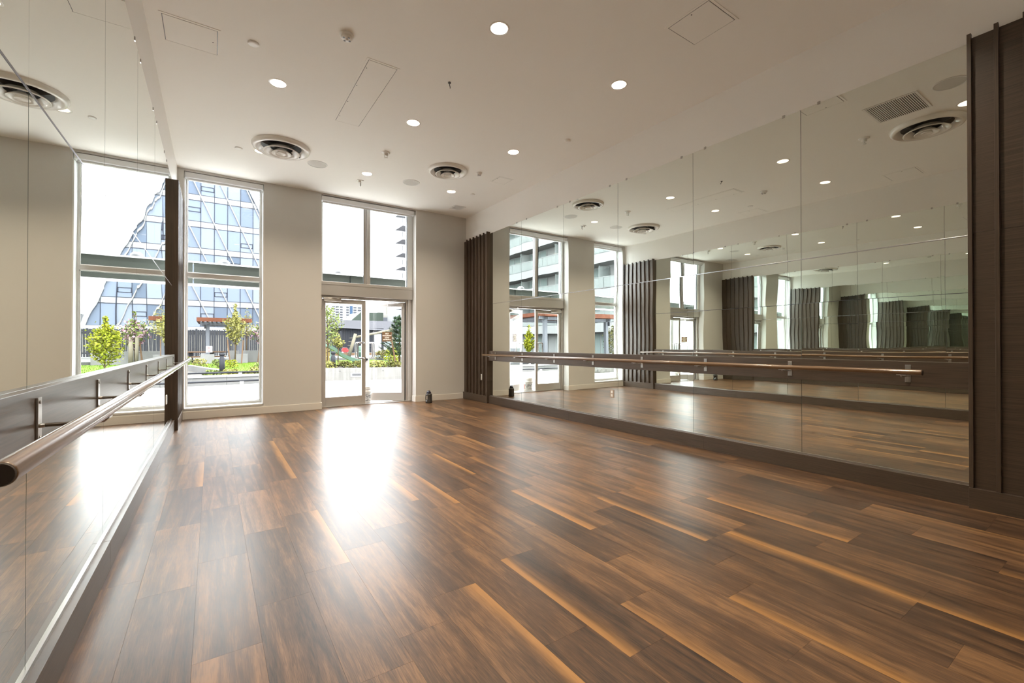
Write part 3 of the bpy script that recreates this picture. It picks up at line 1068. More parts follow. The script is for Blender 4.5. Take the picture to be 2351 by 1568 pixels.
def smoke(x, y, r, label):
    t = thing('smoke_detector', label, 'smoke detector', (x, y, H), 'ceiling smoke detectors')
    obj('base', MB().lathe([(r, 0), (r, -.014), (r * .96, -.018), (r * .8, -.02)], n=32, cap=False), M['white'], t, local=True)
    obj('chamber', MB().lathe([(r * .82, -.016), (r * .8, -.034), (r * .7, -.042), (.001, -.043)], n=32, cap=False), M['white'], t, local=True)
    v = MB()
    for a in range(4):
        w = a * PI / 2 + .4
        v.lathe([(r * .16, 0), (r * .16, -.003)], (math.cos(w) * r * .5, math.sin(w) * r * .5, -.0415), 12)
    objs('vent', v, M['dgrey'], t, local=True)
    obj('button', MB().lathe([(r * .25, -.042), (r * .22, -.05), (.001, -.052)], n=20, cap=False), M['white'], t, local=True)
smoke(1.043, 4.324, 0.064, 'white smoke detector near the long narrow hatch')
smoke(3.759, 6.564, 0.048, 'small white smoke detector right of the smaller diffuser')

def sprinkler(x, y, r, label):
    t = thing('sprinkler_head', label, 'sprinkler', (x, y, H), 'ceiling sprinkler heads')
    obj('escutcheon', MB().lathe([(r, 0), (r * .98, -.006), (r * .6, -.012), (r * .5, -.012)], n=32, cap=False), M['white'], t, local=True)
    obj('cup', MB().lathe([(r * .52, -.004), (r * .5, -.045), (r * .42, -.05), (.001, -.05)], n=24, cap=False), M['white'], t, local=True)
    b = MB()
    for a in (-1, 1):
        b.beam((a * r * .4, 0, -.045), (a * r * .22, 0, -.08), .012, .008)
    b.lathe([(r * .42, -.078), (r * .45, -.084), (.001, -.086)], n=12, cap=False)
    obj('deflector', b, M['white'], t, local=True)
sprinkler(2.182, 6.654, 0.064, 'white sprinkler head in the middle of the ceiling past the narrow hatch')
sprinkler(2.11, 2.40, 0.064, 'white sprinkler head seen in the right mirror')
t = thing('ceiling_sensor', 'small white square bracket with hanging stub near the windows', 'sensor', (2.176, 8.071, H))
obj('plate', MB().box(-.055, .055, -.055, .055, -.008, 0), M['white'], t, local=True)
obj('block', MB().box(-.03, .012, -.03, .012, -.04, -.008), M['white'], t, local=True)
obj('stub', MB().tube([(0.02, 0.02, -.008), (0.02, 0.02, -.075), (0.015, 0.015, -.095)], .010, 10), M['steel'], t, local=True)
t = thing('ceiling_hook', 'tiny dark metal hook hanging from the middle of the ceiling', 'hook', (2.181, 4.471, H))
obj('flange', MB().lathe([(.016, 0), (.016, -.012), (.008, -.014), (.001, -.014)], n=16, cap=False), M['dgrey'], t, local=True)
obj('hook', MB().tube([(0, 0, -.01), (.004, .004, -.03), (.014, .012, -.045), (.012, .01, -.058)], .0045, 8), M['dgrey'], t, local=True)

def grille(name, label, cat, x0, x1, y0, y1, n, rim=.025):
    t = thing(name, label, cat, ((x0 + x1) / 2, (y0 + y1) / 2, H))
    f = MB()
    f.box(x0 - rim, x1 + rim, y0 - rim, y0, H - .008, H); f.box(x0 - rim, x1 + rim, y1, y1 + rim, H - .008, H)
    f.box(x0 - rim, x0, y0, y1, H - .008, H); f.box(x1, x1 + rim, y0, y1, H - .008, H)
    obj('frame', f, M['white'], t, bevel=.002)
    obj('duct_shade', MB().box(x0, x1, y0, y1, H - .002, H - .0005), M['black'], t)  # black sheet behind the blades paints the shade of the duct
    p = (y1 - y0) / n
    for k in range(n):
        y = y0 + p * (k + .5)
        obj('blade', MB().box(x0, x1, y - p * .24, y + p * .24, H - .009, H - .003), M['white'], t)
grille('return_air_grille', 'slotted return air grille seen in the right mirror', 'air grille', 2.49, 3.02, 1.635, 2.105, 24)
grille('supply_vent', 'small square air vent in the far right ceiling corner', 'air vent', 4.235, 4.445, 8.385, 8.60, 8)

# ------------------------------------------------------------------ jug and bucket
jg = thing('water_jug', 'smoky grey gym jug with black lid standing by the wall base', 'jug', (3.815, 8.80, 0))
b = MB()
b.lathe([(.058, 0), (.066, .004), (.070, .014), (.070, .06), (.068, .075), (.068, .155), (.070, .17), (.068, .185), (.052, .203), (.034, .210), (.030, .214)], n=32)
b.v = [((max(x, -.030) if .062 < z < .168 else x), y, z) for x, y, z in b.v]
obj('body', b, M['jug'], jg, local=True)
obj('handle', MB().tube([(-.052, 0, .050), (-.060, 0, .066), (-.062, 0, .115), (-.060, 0, .160), (-.050, 0, .176)], .0105, 10), M['jug'], jg, local=True)
obj('lid', MB().lathe([(.046, .206), (.048, .21), (.048, .232), (.042, .238), (.034, .24), (.032, .258), (.026, .264), (.001, .265)], n=24), M['navy'], jg, local=True)
jg.rotation_euler.z = R(-20)

bk = thing('plastic_bucket', 'white plastic bucket propping the open door leaf outside', 'bucket', (2.70, 9.64, -0.022))
b = MB()
b.lathe([(.125, 0), (.130, .006), (.142, .26), (.150, .262), (.151, .27), (.146, .275), (.148, .318), (.156, .32), (.157, .334), (.150, .345), (.154, .352), (.154, .364), (.146, .366), (.140, .35), (.122, .015), (.001, .014)], n=40)
obj('tub', b, M['bucket'], bk, local=True)
pr = MB()
rb = random.Random(3)
for row in range(7):
    z = .065 + row * .022
    w = -2.15
    while w < -0.75:
        dw = rb.uniform(.05, .2)
        if rb.random() < .72:
            r0 = .131 + (z / .26) * .0125 + .0006
            hh = rb.choice((.006, .009, .014))
            a0, a1 = w, w + dw * .8
            pr.quad((r0 * math.cos(a0), r0 * math.sin(a0), z), (r0 * math.cos(a1), r0 * math.sin(a1), z), (r0 * math.cos(a1) * 1.004, r0 * math.sin(a1) * 1.004, z + hh), (r0 * math.cos(a0) * 1.004, r0 * math.sin(a0) * 1.004, z + hh))
        w += dw
obj('printed_label', pr, M['ink'], bk, local=True, kind='stuff')
pr = MB()
for row in range(4):
    z = .08 + row * .03
    r0 = .131 + (z / .26) * .0125 + .0006
    for a0 in (-0.55, -0.40):
        a1 = a0 + .11
        pr.quad((r0 * math.cos(a0), r0 * math.sin(a0), z), (r0 * math.cos(a1), r0 * math.sin(a1), z), (r0 * math.cos(a1) * 1.004, r0 * math.sin(a1) * 1.004, z + .02), (r0 * math.cos(a0) * 1.004, r0 * math.sin(a0) * 1.004, z + .02))
objs('red_mark', pr, M['redink'], bk, local=True)
obj('bail_handle', MB().tube([(.157, 0, .30)] + [(.16 * math.cos(a), -.16 * math.sin(a) * .9, .30 - .10 * math.sin(a)) for a in [PI * k / 12 for k in range(1, 12)]] + [(-.157, 0, .30)], .003, 8), M['steel'], bk, local=True)
bk.rotation_euler.z = R(25)

# ================================================================== outside
# ------------------------------------------------------------------ ground
obj('ground', MB().box(-150, 420, 9.0, 700, -0.6, -0.12), M['ground'], kind='structure')
pt = thing('patio', loc=(0, 12, -0.03), kind='structure')
PV = 1.0
def paver_mesh(w, d):
    me = bpy.data.meshes.new('paver')
    b = MB().box(-w / 2 + .003, w / 2 - .003, -d / 2 + .003, d / 2 - .003, -.06, 0)
    me.from_pydata(b.v, [], b.f)
    me.materials.append(M['paver'])
    return me
pv = paver_mesh(PV, PV)
obj('bed', MB().box(-11.0, 9.0, YF + WT, 16.9, -.12, -.085), M['gravel'], pt)
for i in range(-11, 9):
    for j in range(7):
        o = bpy.data.objects.new('paver', pv)
        COL.objects.link(o)
        o.parent = pt
        o.location = (i + .5 + (0.37 if j % 2 else 0), 9.46 + .5 + j * PV - 12, random.uniform(-.002, .001))
obj('lawn', MB().prism([(-.6, 24.5), (0.35, 19.2), (2.4, 18.6), (8.2, 16.9), (9.5, 22), (9.5, 31.5), (-1.5, 31.5)], -0.1, 0.15), M['lawn'], kind='structure')
gr = MB()
rg = random.Random(11)
for k in range(5000):
    x, y = rg.uniform(-0.4, 9), rg.uniform(19.5, 31)
    if x < 0.35 and y < 24.4: continue
    h = rg.uniform(.03, .06)
    a = rg.uniform(0, PI)
    dx, dy = math.cos(a) * .012, math.sin(a) * .012
    gr.poly([(x - dx, y - dy, .15), (x + dx, y + dy, .15), (x + rg.uniform(-.02, .02), y + rg.uniform(-.02, .02), .15 + h)])
tag(obj('grass', gr, M['lawn'], kind='stuff'), 'short bright green grass of the lawn outside', 'grass')
obj('gravel_bed', MB().prism([(-9, 17.5), (0.3, 17.5), (0.3, 19.0), (-.7, 24.5), (-1.5, 31.5), (-12, 31.5), (-12, 17.5)], -.1, 0.08), M['gravel'], kind='structure')
obj('soil_bed', MB().prism([(0.3, 17.55), (2.45, 17.2), (2.45, 18.7), (0.3, 19.3)], -.1, 0.13), M['soil'], kind='structure')
obj('soil_bed', MB().prism([(2.6, 16.75), (8.1, 14.95), (8.6, 17.2), (2.6, 19.0)], -.1, 0.36), M['soil'], kind='structure')
obj('playground_terrace', MB().prism([(-14, 31.6), (40, 31.6), (40, 70), (-14, 70)], -.1, 0.30), M['ground'], kind='structure')
obj('play_surface', MB().prism([(6, 32.2), (13.5, 32.2), (15, 36.5), (6, 36.5)], 0.3, 0.315), M['playmat'], kind='structure')

# ------------------------------------------------------------------ planter wall facing the doors
pw = thing('planter_wall', 'low board marked concrete planter wall facing the glazed doors', 'planter wall', (2.5, 16.6, -.03))
d = Vector((2.41, -0.80, 0)).normalized()
nrm = Vector((d.y, -d.x, 0))
def P2(a, o_): return (2.5 + d.x * a + nrm.x * o_, 16.6 + d.y * a + nrm.y * o_)
for k in range(3):
    a0, a1 = k * 2.0 + .002, k * 2.0 + 1.998
    obj('wall_section', MB().prism([P2(a0, 0), P2(a1, 0), P2(a1, -.2), P2(a0, -.2)], -.03, .405), M['concrete'], pw)
for k in range(8):
    a = 0.55 + k * 0.72
    x, y = P2(a, .002)
    h_ = MB().tube([(x, y, .30), (x + nrm.x * .004, y + nrm.y * .004, .30)], .018, 12)
    obj('tie_hole', h_, M['black'], pw)
x0, y0 = P2(1.62, .004)
x1, y1 = P2(2.08, .004)
ff = MB().prism([P2(1.62, -.01), P2(2.08, -.01), P2(2.08, .012), P2(1.62, .012)], .10, .235)
sl = obj('step_light', ff, M['dgrey'], pw)
obj('lens', MB().prism([P2(1.67, .0), P2(2.03, .0), P2(2.03, .016), P2(1.67, .016)], .13, .205), M['concrete_grey'], sl)

# ------------------------------------------------------------------ curbs and pipe rails in front of the tall window
cb = thing('concrete_curb', 'long pale concrete curb across the patio edge outside', 'curb', (-3, 17.2, 0))
for k in range(6):
    a = -9.6 + k * 2.0
    obj('curb_section', MB().box(a + .004, a + 1.996, 16.98, 17.42, -.1, 0.19), M['concrete_pale'], cb)
    obj('cap', MB().box(a + .004, a + 1.996, 16.94, 17.46, 0.19, 0.235), M['bwhite'], cb)
def piperail(y, z, label, x0=-9.6, x1=2.3):
    t = thing('pipe_rail', label, 'rail', ((x0 + x1) / 2, y, z))
    obj('pipe', MB().tube([(x0, y, z), (x1, y, z)], .03, 10), M['bollard'], t)
    x = x0 + .4
    while x < x1:
        obj('bracket', MB().box(x - .05, x + .05, y - .035, y + .04, -.03 if z < .2 else .2, z - .02), M['white'], t)
        x += 2.0
piperail(16.72, 0.07, 'low dark pipe rail at the foot of the pale concrete curb')
piperail(17.62, 0.30, 'dark pipe rail behind the top of the pale concrete curb')
re_ = obj('ramp_edge', MB().prism([(0.30, 18.9), (0.45, 19.1), (-0.75, 24.7), (-0.92, 24.6)], .02, .30), M['concrete_pale'], origin=(0, 21, 0))
tag(re_, 'pale concrete edge running between the gravel and the lawn', 'curb')

# ------------------------------------------------------------------ bollards
def bollard(loc, h, label):
    t = thing('bollard_light', label, 'bollard', loc, 'dark bollard lights in the beds')
    obj('post', MB().lathe([(.085, 0), (.085, h - .20), (.06, h - .17), (.06, h - .10)], n=20), M['bollard'], t, local=True)
    obj('cap', MB().lathe([(.06, h - .10), (.086, h - .085), (.086, h - .02), (.07, h), (.001, h)], n=20, cap=False), M['bollard'], t, local=True)
    return t
bollard((0.305, 18.98, 0.10), 0.83, 'dark grey bollard light seen through the tall window')
bollard((3.86, 17.95, 0.36), 0.60, 'dark grey bollard light in the planter outside the left door')

# ------------------------------------------------------------------ vegetation
def shrub(loc, rx, ry, h, n, size, mat, label, group, seed):
    rnd = random.Random(seed)
    t = thing('shrub', label, 'shrub', loc, group)
    st = MB()
    fo = MB()
    for k in range(7):
        a = rnd.uniform(0, 6.28)
        e = (math.cos(a) * rx * .7, math.sin(a) * ry * .7, h * rnd.uniform(.5, .9))
        st.tube([(0, 0, -.05), (e[0] * .4, e[1] * .4, e[2] * .5), e], [.012, .008, .004], 6)
    for k in range(n):
        a, q = rnd.uniform(0, 6.28), math.sqrt(rnd.random())
        z = h * (rnd.random() ** .7)
        f = math.sqrt(max(0.1, 1 - (z / h) ** 2 * .7))
        fo.leaf((math.cos(a) * q * rx * f, math.sin(a) * q * ry * f, z), size * rnd.uniform(.6, 1.3), rnd)
    obj('stem', st, M['bark'], t, local=True)
    obj('foliage', fo, mat, t, local=True, kind='stuff')
    return t
sr = random.Random(4)
k = 0
pos_names = ('first', 'second', 'third', 'fourth', 'fifth', 'sixth', 'seventh', 'eighth', 'ninth', 'tenth')
for i in range(9):
    a = 0.75 + i * 0.58
    x, y = P2(a, -.75 + (-.3 if i % 2 else 0))
    shrub((x, y, .36), .36, .34, sr.uniform(.22, .36), 330, .075, M['leaf_shrub'] if i % 3 else M['leaf_yellow'], 'low leafy shrub in the concrete planter, ' + pos_names[i] + ' from its left end', 'shrubs in the concrete planter', 40 + i)
for i, (x, y, h_, m_) in enumerate(((0.02, 18.6, .22, 'leaf_green'), (0.55, 18.4, .25, 'leaf_yellow'), (0.9, 18.55, .16, 'leaf_shrub'), (1.35, 18.5, .30, 'leaf_yellow'), (1.7, 18.4, .22, 'leaf_shrub'), (1.55, 19.2, .42, 'leaf_green'), (-0.45, 25.0, .45, 'leaf_yellow'), (-1.0, 25.6, .5, 'leaf_green'), (0.25, 24.9, .4, 'leaf_green'), (0.75, 24.2, .4, 'leaf_lime'))):
    labs = ('small green plant just left of the dark bollard', 'pale leafy plant right beside the dark bollard', 'low dark plant in the mulch right of the bollard', 'yellowish plant in the mulch by the window edge', 'low plant in the mulch hidden by the window jamb', 'taller sprig behind the mulch bed', 'yellow green bush in front of the picnic table', 'green bush at the corner of the picnic table', 'green bush in front of the pergola footing', 'lime plant on the lawn behind the bollard')
    shrub((x, y, .12), .34, .3, h_, 260, .07, M[m_], labs[i], 'plants around the lawn', 70 + i)

def tree(name, label, loc, trunk_h, h, rad, n, size, mat, seed, stakes=None, blossom=None, rtrunk=.035, shape=1.0, nb=22):
    rnd = random.Random(seed)
    t = thing(name, label, 'tree', loc)
    tr = MB()
    tr.tube([(0, 0, -.05), (.02, 0, trunk_h), (.0, .02, (trunk_h + h) / 2), (.02, 0, h * .96)], [rtrunk, rtrunk * .85, rtrunk * .5, rtrunk * .15], 8)
    obj('trunk', tr, M['bark'], t, local=True)
    br = MB()
    fo = MB()
    bl_ = MB()
    for k in range(nb):
        f = k / nb
        z0 = trunk_h * .8 + (h - trunk_h) * .75 * f
        a = k * 2.4 + rnd.uniform(-.3, .3)
        prof = math.sin(PI * min(1, (0.18 + .82 * f) ** shape)) * .85 + .15
        L_ = rad * prof * rnd.uniform(.8, 1.15)
        e = Vector((math.cos(a) * L_, math.sin(a) * L_, z0 + (h - z0) * rnd.uniform(.22, .45)))
        s0 = Vector((.01, 0, z0))
        mid = s0.lerp(e, .5) + Vector((0, 0, -.03))
        br.tube([s0, mid, e], [.014, .009, .004], 6)
        for q in range(n // nb):
            u = rnd.uniform(.25, 1.1)
            p = s0.lerp(e, u) + Vector((rnd.gauss(0, .07), rnd.gauss(0, .07), rnd.gauss(.02, .09))) * (rad * 1.6)
            (bl_ if (blossom and rnd.random() < blossom) else fo).leaf(p, size * rnd.uniform(.6, 1.3), rnd)
    for q in range(n // 12):
        p = (rnd.gauss(0, .05), rnd.gauss(0, .05), rnd.uniform(h * .75, h * 1.02))
        (bl_ if (blossom and rnd.random() < blossom) else fo).leaf(p, size, rnd)
    obj('branch', br, M['bark'], t, local=True)
    obj('foliage', fo, mat, t, local=True, kind='stuff')
    if blossom: obj('blossom', bl_, M['blossom'], t, local=True, kind='stuff')
    return t
def stake(loc, lean, h, label, group='wooden tree stakes'):
    o = obj('tree_stake', MB().beam((loc[0], loc[1], loc[2] - .05), (loc[0] + lean, loc[1], loc[2] + h), .06, .05), M['stakewood'], origin=loc)
    return tag(o, label, 'stake', group)
tree('young_tree', 'young pale yellow tree in front of the pale wall, seen through the tall window', (1.07, 29.0, .15), 1.15, 3.25, .50, 1500, .10, M['leaf_yellow'], 3)
tree('young_tree', 'thin pale tree behind the staked yellow tree', (2.0, 36.0, .3), 1.5, 3.4, .6, 500, .08, M['leaf_yellow'], 33)
stake((.84, 28.8, .15), -.14, 1.35, 'wooden stake left of the pale yellow tree, leaning')
stake((1.36, 28.8, .15), .08, 1.3, 'wooden stake right of the pale yellow tree')
tree('young_tree', 'slender fresh green tree in the planter outside the left door', (3.72, 18.35, .36), .75, 2.65, .55, 900, .075, M['leaf_green'], 5, rtrunk=.028)
tree('round_sapling', 'small sapling with a round yellow head behind the planter shrubs', (5.05, 22.5, .2), 1.0, 1.55, .24, 420, .09, M['leaf_yellow'], 8, rtrunk=.03, nb=14)
tree('flowering_bush', 'bright lime bushy tree on the lawn, seen in the left mirror', (2.45, 22.2, .15), .25, 2.1, .52, 2200, .085, M['leaf_lime'], 12, rtrunk=.03, nb=30, shape=.7)
tree('magnolia', 'pink blossoming magnolia beyond the lawn, seen in the left mirror', (2.62, 30.4, .15), .9, 2.75, .62, 750, .13, M['leaf_green'], 14, blossom=.45, rtrunk=.03)
stake((2.25, 30.2, .15), .12, 1.2, 'wooden stake beside the pink magnolia')
tree('young_tree', 'yellow leaved young tree left of the pergola, seen in the right mirror', (-7.1, 23.0, .08), .4, 2.3, .36, 900, .12, M['leaf_lime'], 17)

def conifer(loc, h, rad, label, seed, n_w=9):
    rnd = random.Random(seed)
    t = thing('pine_tree', label, 'tree', loc)
    obj('trunk', MB().tube([(0, 0, -.1), (.01, .0, h * .5), (0, 0, h)], [.05, .035, .012], 8), M['bark'], t, local=True)
    br, ne = MB(), MB()
    for w in range(n_w):
        f = w / (n_w - 1)
        z0 = h * (.18 + .74 * f)
        L_ = rad * (1 - .78 * f)
        for k in range(7):
            a = k * 2 * PI / 7 + w * .5 + rnd.uniform(-.2, .2)
            l_ = L_ * rnd.uniform(.8, 1.1)
            s0 = Vector((0, 0, z0))
            m_ = Vector((math.cos(a) * l_ * .6, math.sin(a) * l_ * .6, z0 + l_ * .12))
            e = Vector((math.cos(a) * l_, math.sin(a) * l_, z0 + l_ * .42))
            br.tube([s0, m_, e], [.014, .01, .006], 5)
            for (p, q) in ((m_, e), (s0.lerp(m_, .4), m_)):
                dd = (q - p).normalized()
                for i in range(44):
                    c = p.lerp(q, rnd.random())
                    o = dd.orthogonal().normalized()
                    o = Matrix.Rotation(rnd.uniform(0, 6.28), 3, dd) @ o
                    tip = c + (dd * .75 + o).normalized() * rnd.uniform(.09, .14)
                    sd = dd.cross(o) * .013
                    ne.poly([c - sd, c + sd, tip + sd * .3, tip - sd * .3])
    for i in range(60):
        c = Vector((0, 0, h * rnd.uniform(.9, 1.0)))
        o = Vector((rnd.gauss(0, 1), rnd.gauss(0, 1), 1.6)).normalized() * .14
        ne.poly([c - Vector((.01, 0, 0)), c + Vector((.01, 0, 0)), c + o])
    obj('branch', br, M['bark'], t, local=True)
    obj('needles', ne, M['needle'], t, local=True, kind='stuff')
conifer((7.05, 19.55, .36), 2.15, .95, 'dark green young pine outside the open door', 6)
stake((6.72, 19.1, .36), -.18, 1.05, 'wooden stake leaning beside the dark pine')
tree('dense_tree', 'dense dark green evergreen at the end of the pergola, seen in the right mirror', (-10.5, 18.5, .0), .3, 2.9, .75, 2200, .10, M['leaf_shrub'], 23, nb=30, shape=.7)
shrub((10.2, 31.0, .2), 1.0, .5, .6, 500, .12, M['leaf_shrub'], 'dark low hedge behind the blue play surface', None, 91)
shrub((8.6, 25.0, .15), .5, .4, .9, 400, .1, M['leaf_lime'], 'bright yellow bush behind the pine stake', None, 92)
def rock(loc, s, label, seed):
    rnd = random.Random(seed)
    bm = bmesh.new()
    bmesh.ops.create_icosphere(bm, subdivisions=3, radius=1)
    for v in bm.verts:
        v.co *= 1 + .18 * math.sin(v.co.x * 3 + seed) * math.cos(v.co.y * 4) + rnd.uniform(-.04, .04)
        v.co = Vector((v.co.x * s[0], v.co.y * s[1], max(-.3, v.co.z) * s[2]))
    me = bpy.data.meshes.new('boulder')
    bm.to_mesh(me); bm.free()
    me.materials.append(M['rock'])
    o = bpy.data.objects.new('boulder', me)
    COL.objects.link(o)
    o.location = loc
    tag(o, label, 'boulder', 'grey boulders by the patio')
rock((-5.1, 14.4, .03), (.75, .45, .38), 'large flat grey boulder on the patio, seen in the right mirror', 2)
rock((-5.75, 15.1, .03), (.5, .4, .3), 'smaller grey boulder behind the flat boulder', 5)

# ------------------------------------------------------------------ pergolas
def pergola(x0, x1, y0, y1, zb, label, z0, colw=.17, slats_along='y', ncol=(2, 2)):
    t = thing('pergola', label, 'pergola', ((x0 + x1) / 2, (y0 + y1) / 2, z0))
    cx_ = [x0 + (x1 - x0) * i / (ncol[0] - 1) for i in range(ncol[0])]
    cyy = [y0 + (y1 - y0) * i / (ncol[1] - 1) for i in range(ncol[1])]
    for x in cx_:
        for y in cyy:
            c = obj('column', MB().box(x - colw / 2, x + colw / 2, y - colw / 2, y + colw / 2, z0 + .5, zb), M['ext_steel'], t)
            obj('footing', MB().box(x - .32, x + .32, y - .32, y + .32, z0 - .05, z0 + .52), M['concrete_pale'], c)
    for y in cyy:
        b = MB()
        b.box(x0 - .35, x1 + .35, y - .05, y + .05, zb, zb + .16)
        obj('beam', b, M['ext_steel'], t)
    for x in cx_:
        obj('beam', MB().box(x - .04, x + .04, y0 - .35, y1 + .35, zb + .02, zb + .14), M['ext_steel'], t)
    if slats_along == 'y':
        x = x0 - .45
        while x < x1 + .46:
            obj('slat', MB().box(x - .04, x + .04, y0 - .6, y1 + .6, zb + .17, zb + .36), M['redwood'], t)
            x += .22
        obj('fascia', MB().box(x0 - .5, x1 + .5, y0 - .66, y0 - .6, zb + .16, zb + .38), M['redwood'], t)
    else:
        y = y0 - .45
        while y < y1 + .46:
            obj('slat', MB().box(x0 - .6, x1 + .6, y - .04, y + .04, zb + .17, zb + .36), M['redwood'], t)
            y += .22
        obj('fascia', MB().box(x0 - .66, x0 - .6, y0 - .5, y1 + .5, zb + .16, zb + .38), M['redwood'], t)
    sp = MB()
    sp.box(x0 - .16, x0 - .06, y0 - .18, y0 - .08, zb - .22, zb)
    obj('lamp_box', sp, M['bollard'], t)
    return t
pergola(-0.20, 1.42, 30.4, 33.4, 2.33, 'pergola with red brown slats and pale steel columns beyond the lawn', .15)
pergola(-9.19, -4.66, 18.3, 21.2, 2.52, 'near pergola with red brown slats, seen in the right mirror', .0, colw=.20)
nb_ = thing('column_sign', 'small white notice with red print on the pergola column', 'sign', (-.15, 30.28, 1.0))
obj('plate', MB().box(-.27, .02, 30.27, 30.29, .78, 1.12), M['white'], nb_)
objs('red_mark', MB().box(-.19, -.06, 30.264, 30.272, .81, .89).box(-.19, -.10, 30.264, 30.272, .98, 1.07), M['redink'], nb_)

# picnic table
pc = thing('picnic_table', 'brown picnic table with benches under the far pergola', 'table', (-.2, 31.6, .15))
for k in range(5):
    obj('plank', MB().box(-1.5, .7, 31.3 + k * .15, 31.44 + k * .15, .76, .81), M['stakewood'], pc)
for y in (30.95, 32.3):
    obj('bench', MB().box(-1.5, .7, y, y + .28, .48, .53), M['stakewood'], pc)
for x in (-1.0, .0, .5):
    l = MB()
    l.box(x - .06, x + .06, 31.1, 32.4, .42, .48); l.box(x - .1, x + .1, 31.55, 31.75, .1, .76)
    l.box(x - .06, x + .06, 31.05, 31.15, .1, .48); l.box(x - .06, x + .06, 32.35, 32.45, .1, .48)
    objs('leg', l, M['bollard'], pc)

cw = obj('garden_wall', MB().prism([(.95, .1), (4.4, .1), (4.4, .86), (.80, .86)], 31.0, 31.3, 'y'), M['concrete_pale'], origin=(2, 31, 0))
tag(cw, 'pale concrete planter wall behind the staked tree and magnolia', 'planter wall')

# ------------------------------------------------------------------ slatted fence
fe = thing('fence', 'tall dark slatted fence at the back of the garden', 'fence', (3, 40, .3))
nbay = 7
fx0, fx1 = -5.0, 9.2
for k in range(nbay + 1):
    x = fx0 + (fx1 - fx0) * k / nbay
    obj('post', MB().box(x - .06, x + .06, 39.95, 40.1, .3, 2.36), M['fence'], fe)
rf = random.Random(2)
for k in range(nbay):
    a = fx0 + (fx1 - fx0) * k / nbay + .07
    b_ = fx0 + (fx1 - fx0) * (k + 1) / nbay - .07
    x = a
    while x < b_ - .02:
        w = rf.choice((.10, .10, .13))
        obj('slat', MB().box(x, min(x + w, b_), 40.0 + rf.uniform(0, .03), 40.03 + rf.uniform(0, .02), .38, 2.3 - rf.choice((0, 0, .04))), M['fence'], fe)
        x += w + rf.choice((.022, .03, .05))
    objs('rail', MB().box(a, b_, 40.06, 40.1, .6, .68).box(a, b_, 40.06, 40.1, 1.95, 2.03), M['fence'], fe)

# ------------------------------------------------------------------ playground
ph = thing('playhouse', 'small yellow timber playhouse with pitched roof and slide deck', 'playhouse', (5.7, 30.0, .15))
for (x0, x1, y0, y1) in ((4.95, 5.05, 29.4, 29.5), (6.0, 6.1, 29.4, 29.5), (4.95, 5.05, 30.5, 30.6), (6.0, 6.1, 30.5, 30.6)):
    obj('post', MB().box(x0, x1, y0, y1, .15, 1.25), M['playyellow'], ph)
for k in range(7):
    z = .2 + k * .14
    obj('board', MB().box(5.05, 6.0, 29.43, 29.47, z, z + .125) if k not in (3, 4, 5) else MB().box(5.05, 5.3, 29.43, 29.47, z, z + .125).box(5.75, 6.0, 29.43, 29.47, z, z + .125), M['playyellow'], ph)
    obj('board', MB().box(4.98, 5.02, 29.5, 30.5, z, z + .125), M['playyellow'], ph)
obj('roof', MB().prism([(4.85, 1.2), (6.2, 1.2), (5.525, 1.62)], 29.3, 30.7, 'y'), M['log'], ph)
obj('deck', MB().box(4.95, 6.1, 29.4, 30.6, .75, .8), M['playyellow'], ph)
sd = thing('play_slide', 'sea green slide coming down from the yellow playhouse', 'slide', (6.1, 25.5, .15))
pts = [(4.75, 23.6, 1.12), (5.05, 23.55, .95), (5.45, 23.5, .62), (5.9, 23.45, .40), (6.4, 23.4, .33), (6.75, 23.38, .33)]
chan = MB()
for i in range(len(pts) - 1):
    a, b_ = Vector(pts[i]), Vector(pts[i + 1])
    for (o0, h0, o1, h1) in ((-.25, .16, -.22, 0), (-.22, 0, .22, 0), (.22, 0, .25, .16)):
        for dz in (0, -.02):
            chan.quad(a + Vector((0, o0, h0 + dz)), a + Vector((0, o1, h1 + dz)), b_ + Vector((0, o1, h1 + dz)), b_ + Vector((0, o0, h0 + dz)), True)
obj('chute', chan, M['slide'], sd)
objs('leg', MB().tube([(4.95, 23.55, .1), (4.95, 23.55, .95)], .04, 8).tube([(6.0, 23.45, .1), (6.0, 23.45, .4)], .04, 8), M['slide'], sd)
sw = thing('climbing_frame', 'pale log climbing frame with a long top beam', 'play frame', (8, 33.5, .3))
obj('post', MB().tube([(8.25, 33.5, .25), (8.75, 33.5, 2.0)], [.13, .11], 10), M['log'], sw)
obj('post', MB().tube([(11.9, 33.5, .25), (11.4, 33.5, 2.5)], [.13, .11], 10), M['log'], sw)
obj('top_beam', MB().tube([(8.65, 33.5, 1.72), (11.6, 33.5, 2.35)], [.10, .09], 10), M['log'], sw)
for i in range(5):
    z = .6 + i * .27
    obj('rung', MB().tube([(8.2 + z * .25 - .3, 33.5, z), (8.35 + z * .25, 33.5, z + .02)], .022, 6), M['log'], sw)
bxp = thing('play_post', 'short green play post beside the log frame', 'post', (8.9, 32.8, .3))
obj('shaft', MB().lathe([(.13, 0), (.13, .75), (.11, .8), (.001, .82)], n=16), M['slide'], bxp, local=True)
obj('collar', MB().lathe([(.15, .3), (.16, .36), (.15, .42)], n=16), M['slide'], bxp, local=True)
rd_s = 0.6
rd = thing('ride_on_toy', 'small red ride on play car in front of the dark shed', 'toy car', (10.4, 43.5, .3))
obj('body', MB().prism([(-.8, .25), (.8, .25), (.85, .6), (.4, .68), (.25, 1.0), (-.35, 1.0), (-.5, .68), (-.85, .6)], -.35, .35, 'y'), M['redplastic'], rd, local=True, bevel=.05)
for x in (-.5, .5):
    for y in (-.36, .36):
        obj('wheel', MB().tube([(x, y - .06, .2), (x, y + .06, .2)], .2, 14), M['dgrey'], rd, local=True)
rd.scale = (rd_s,) * 3
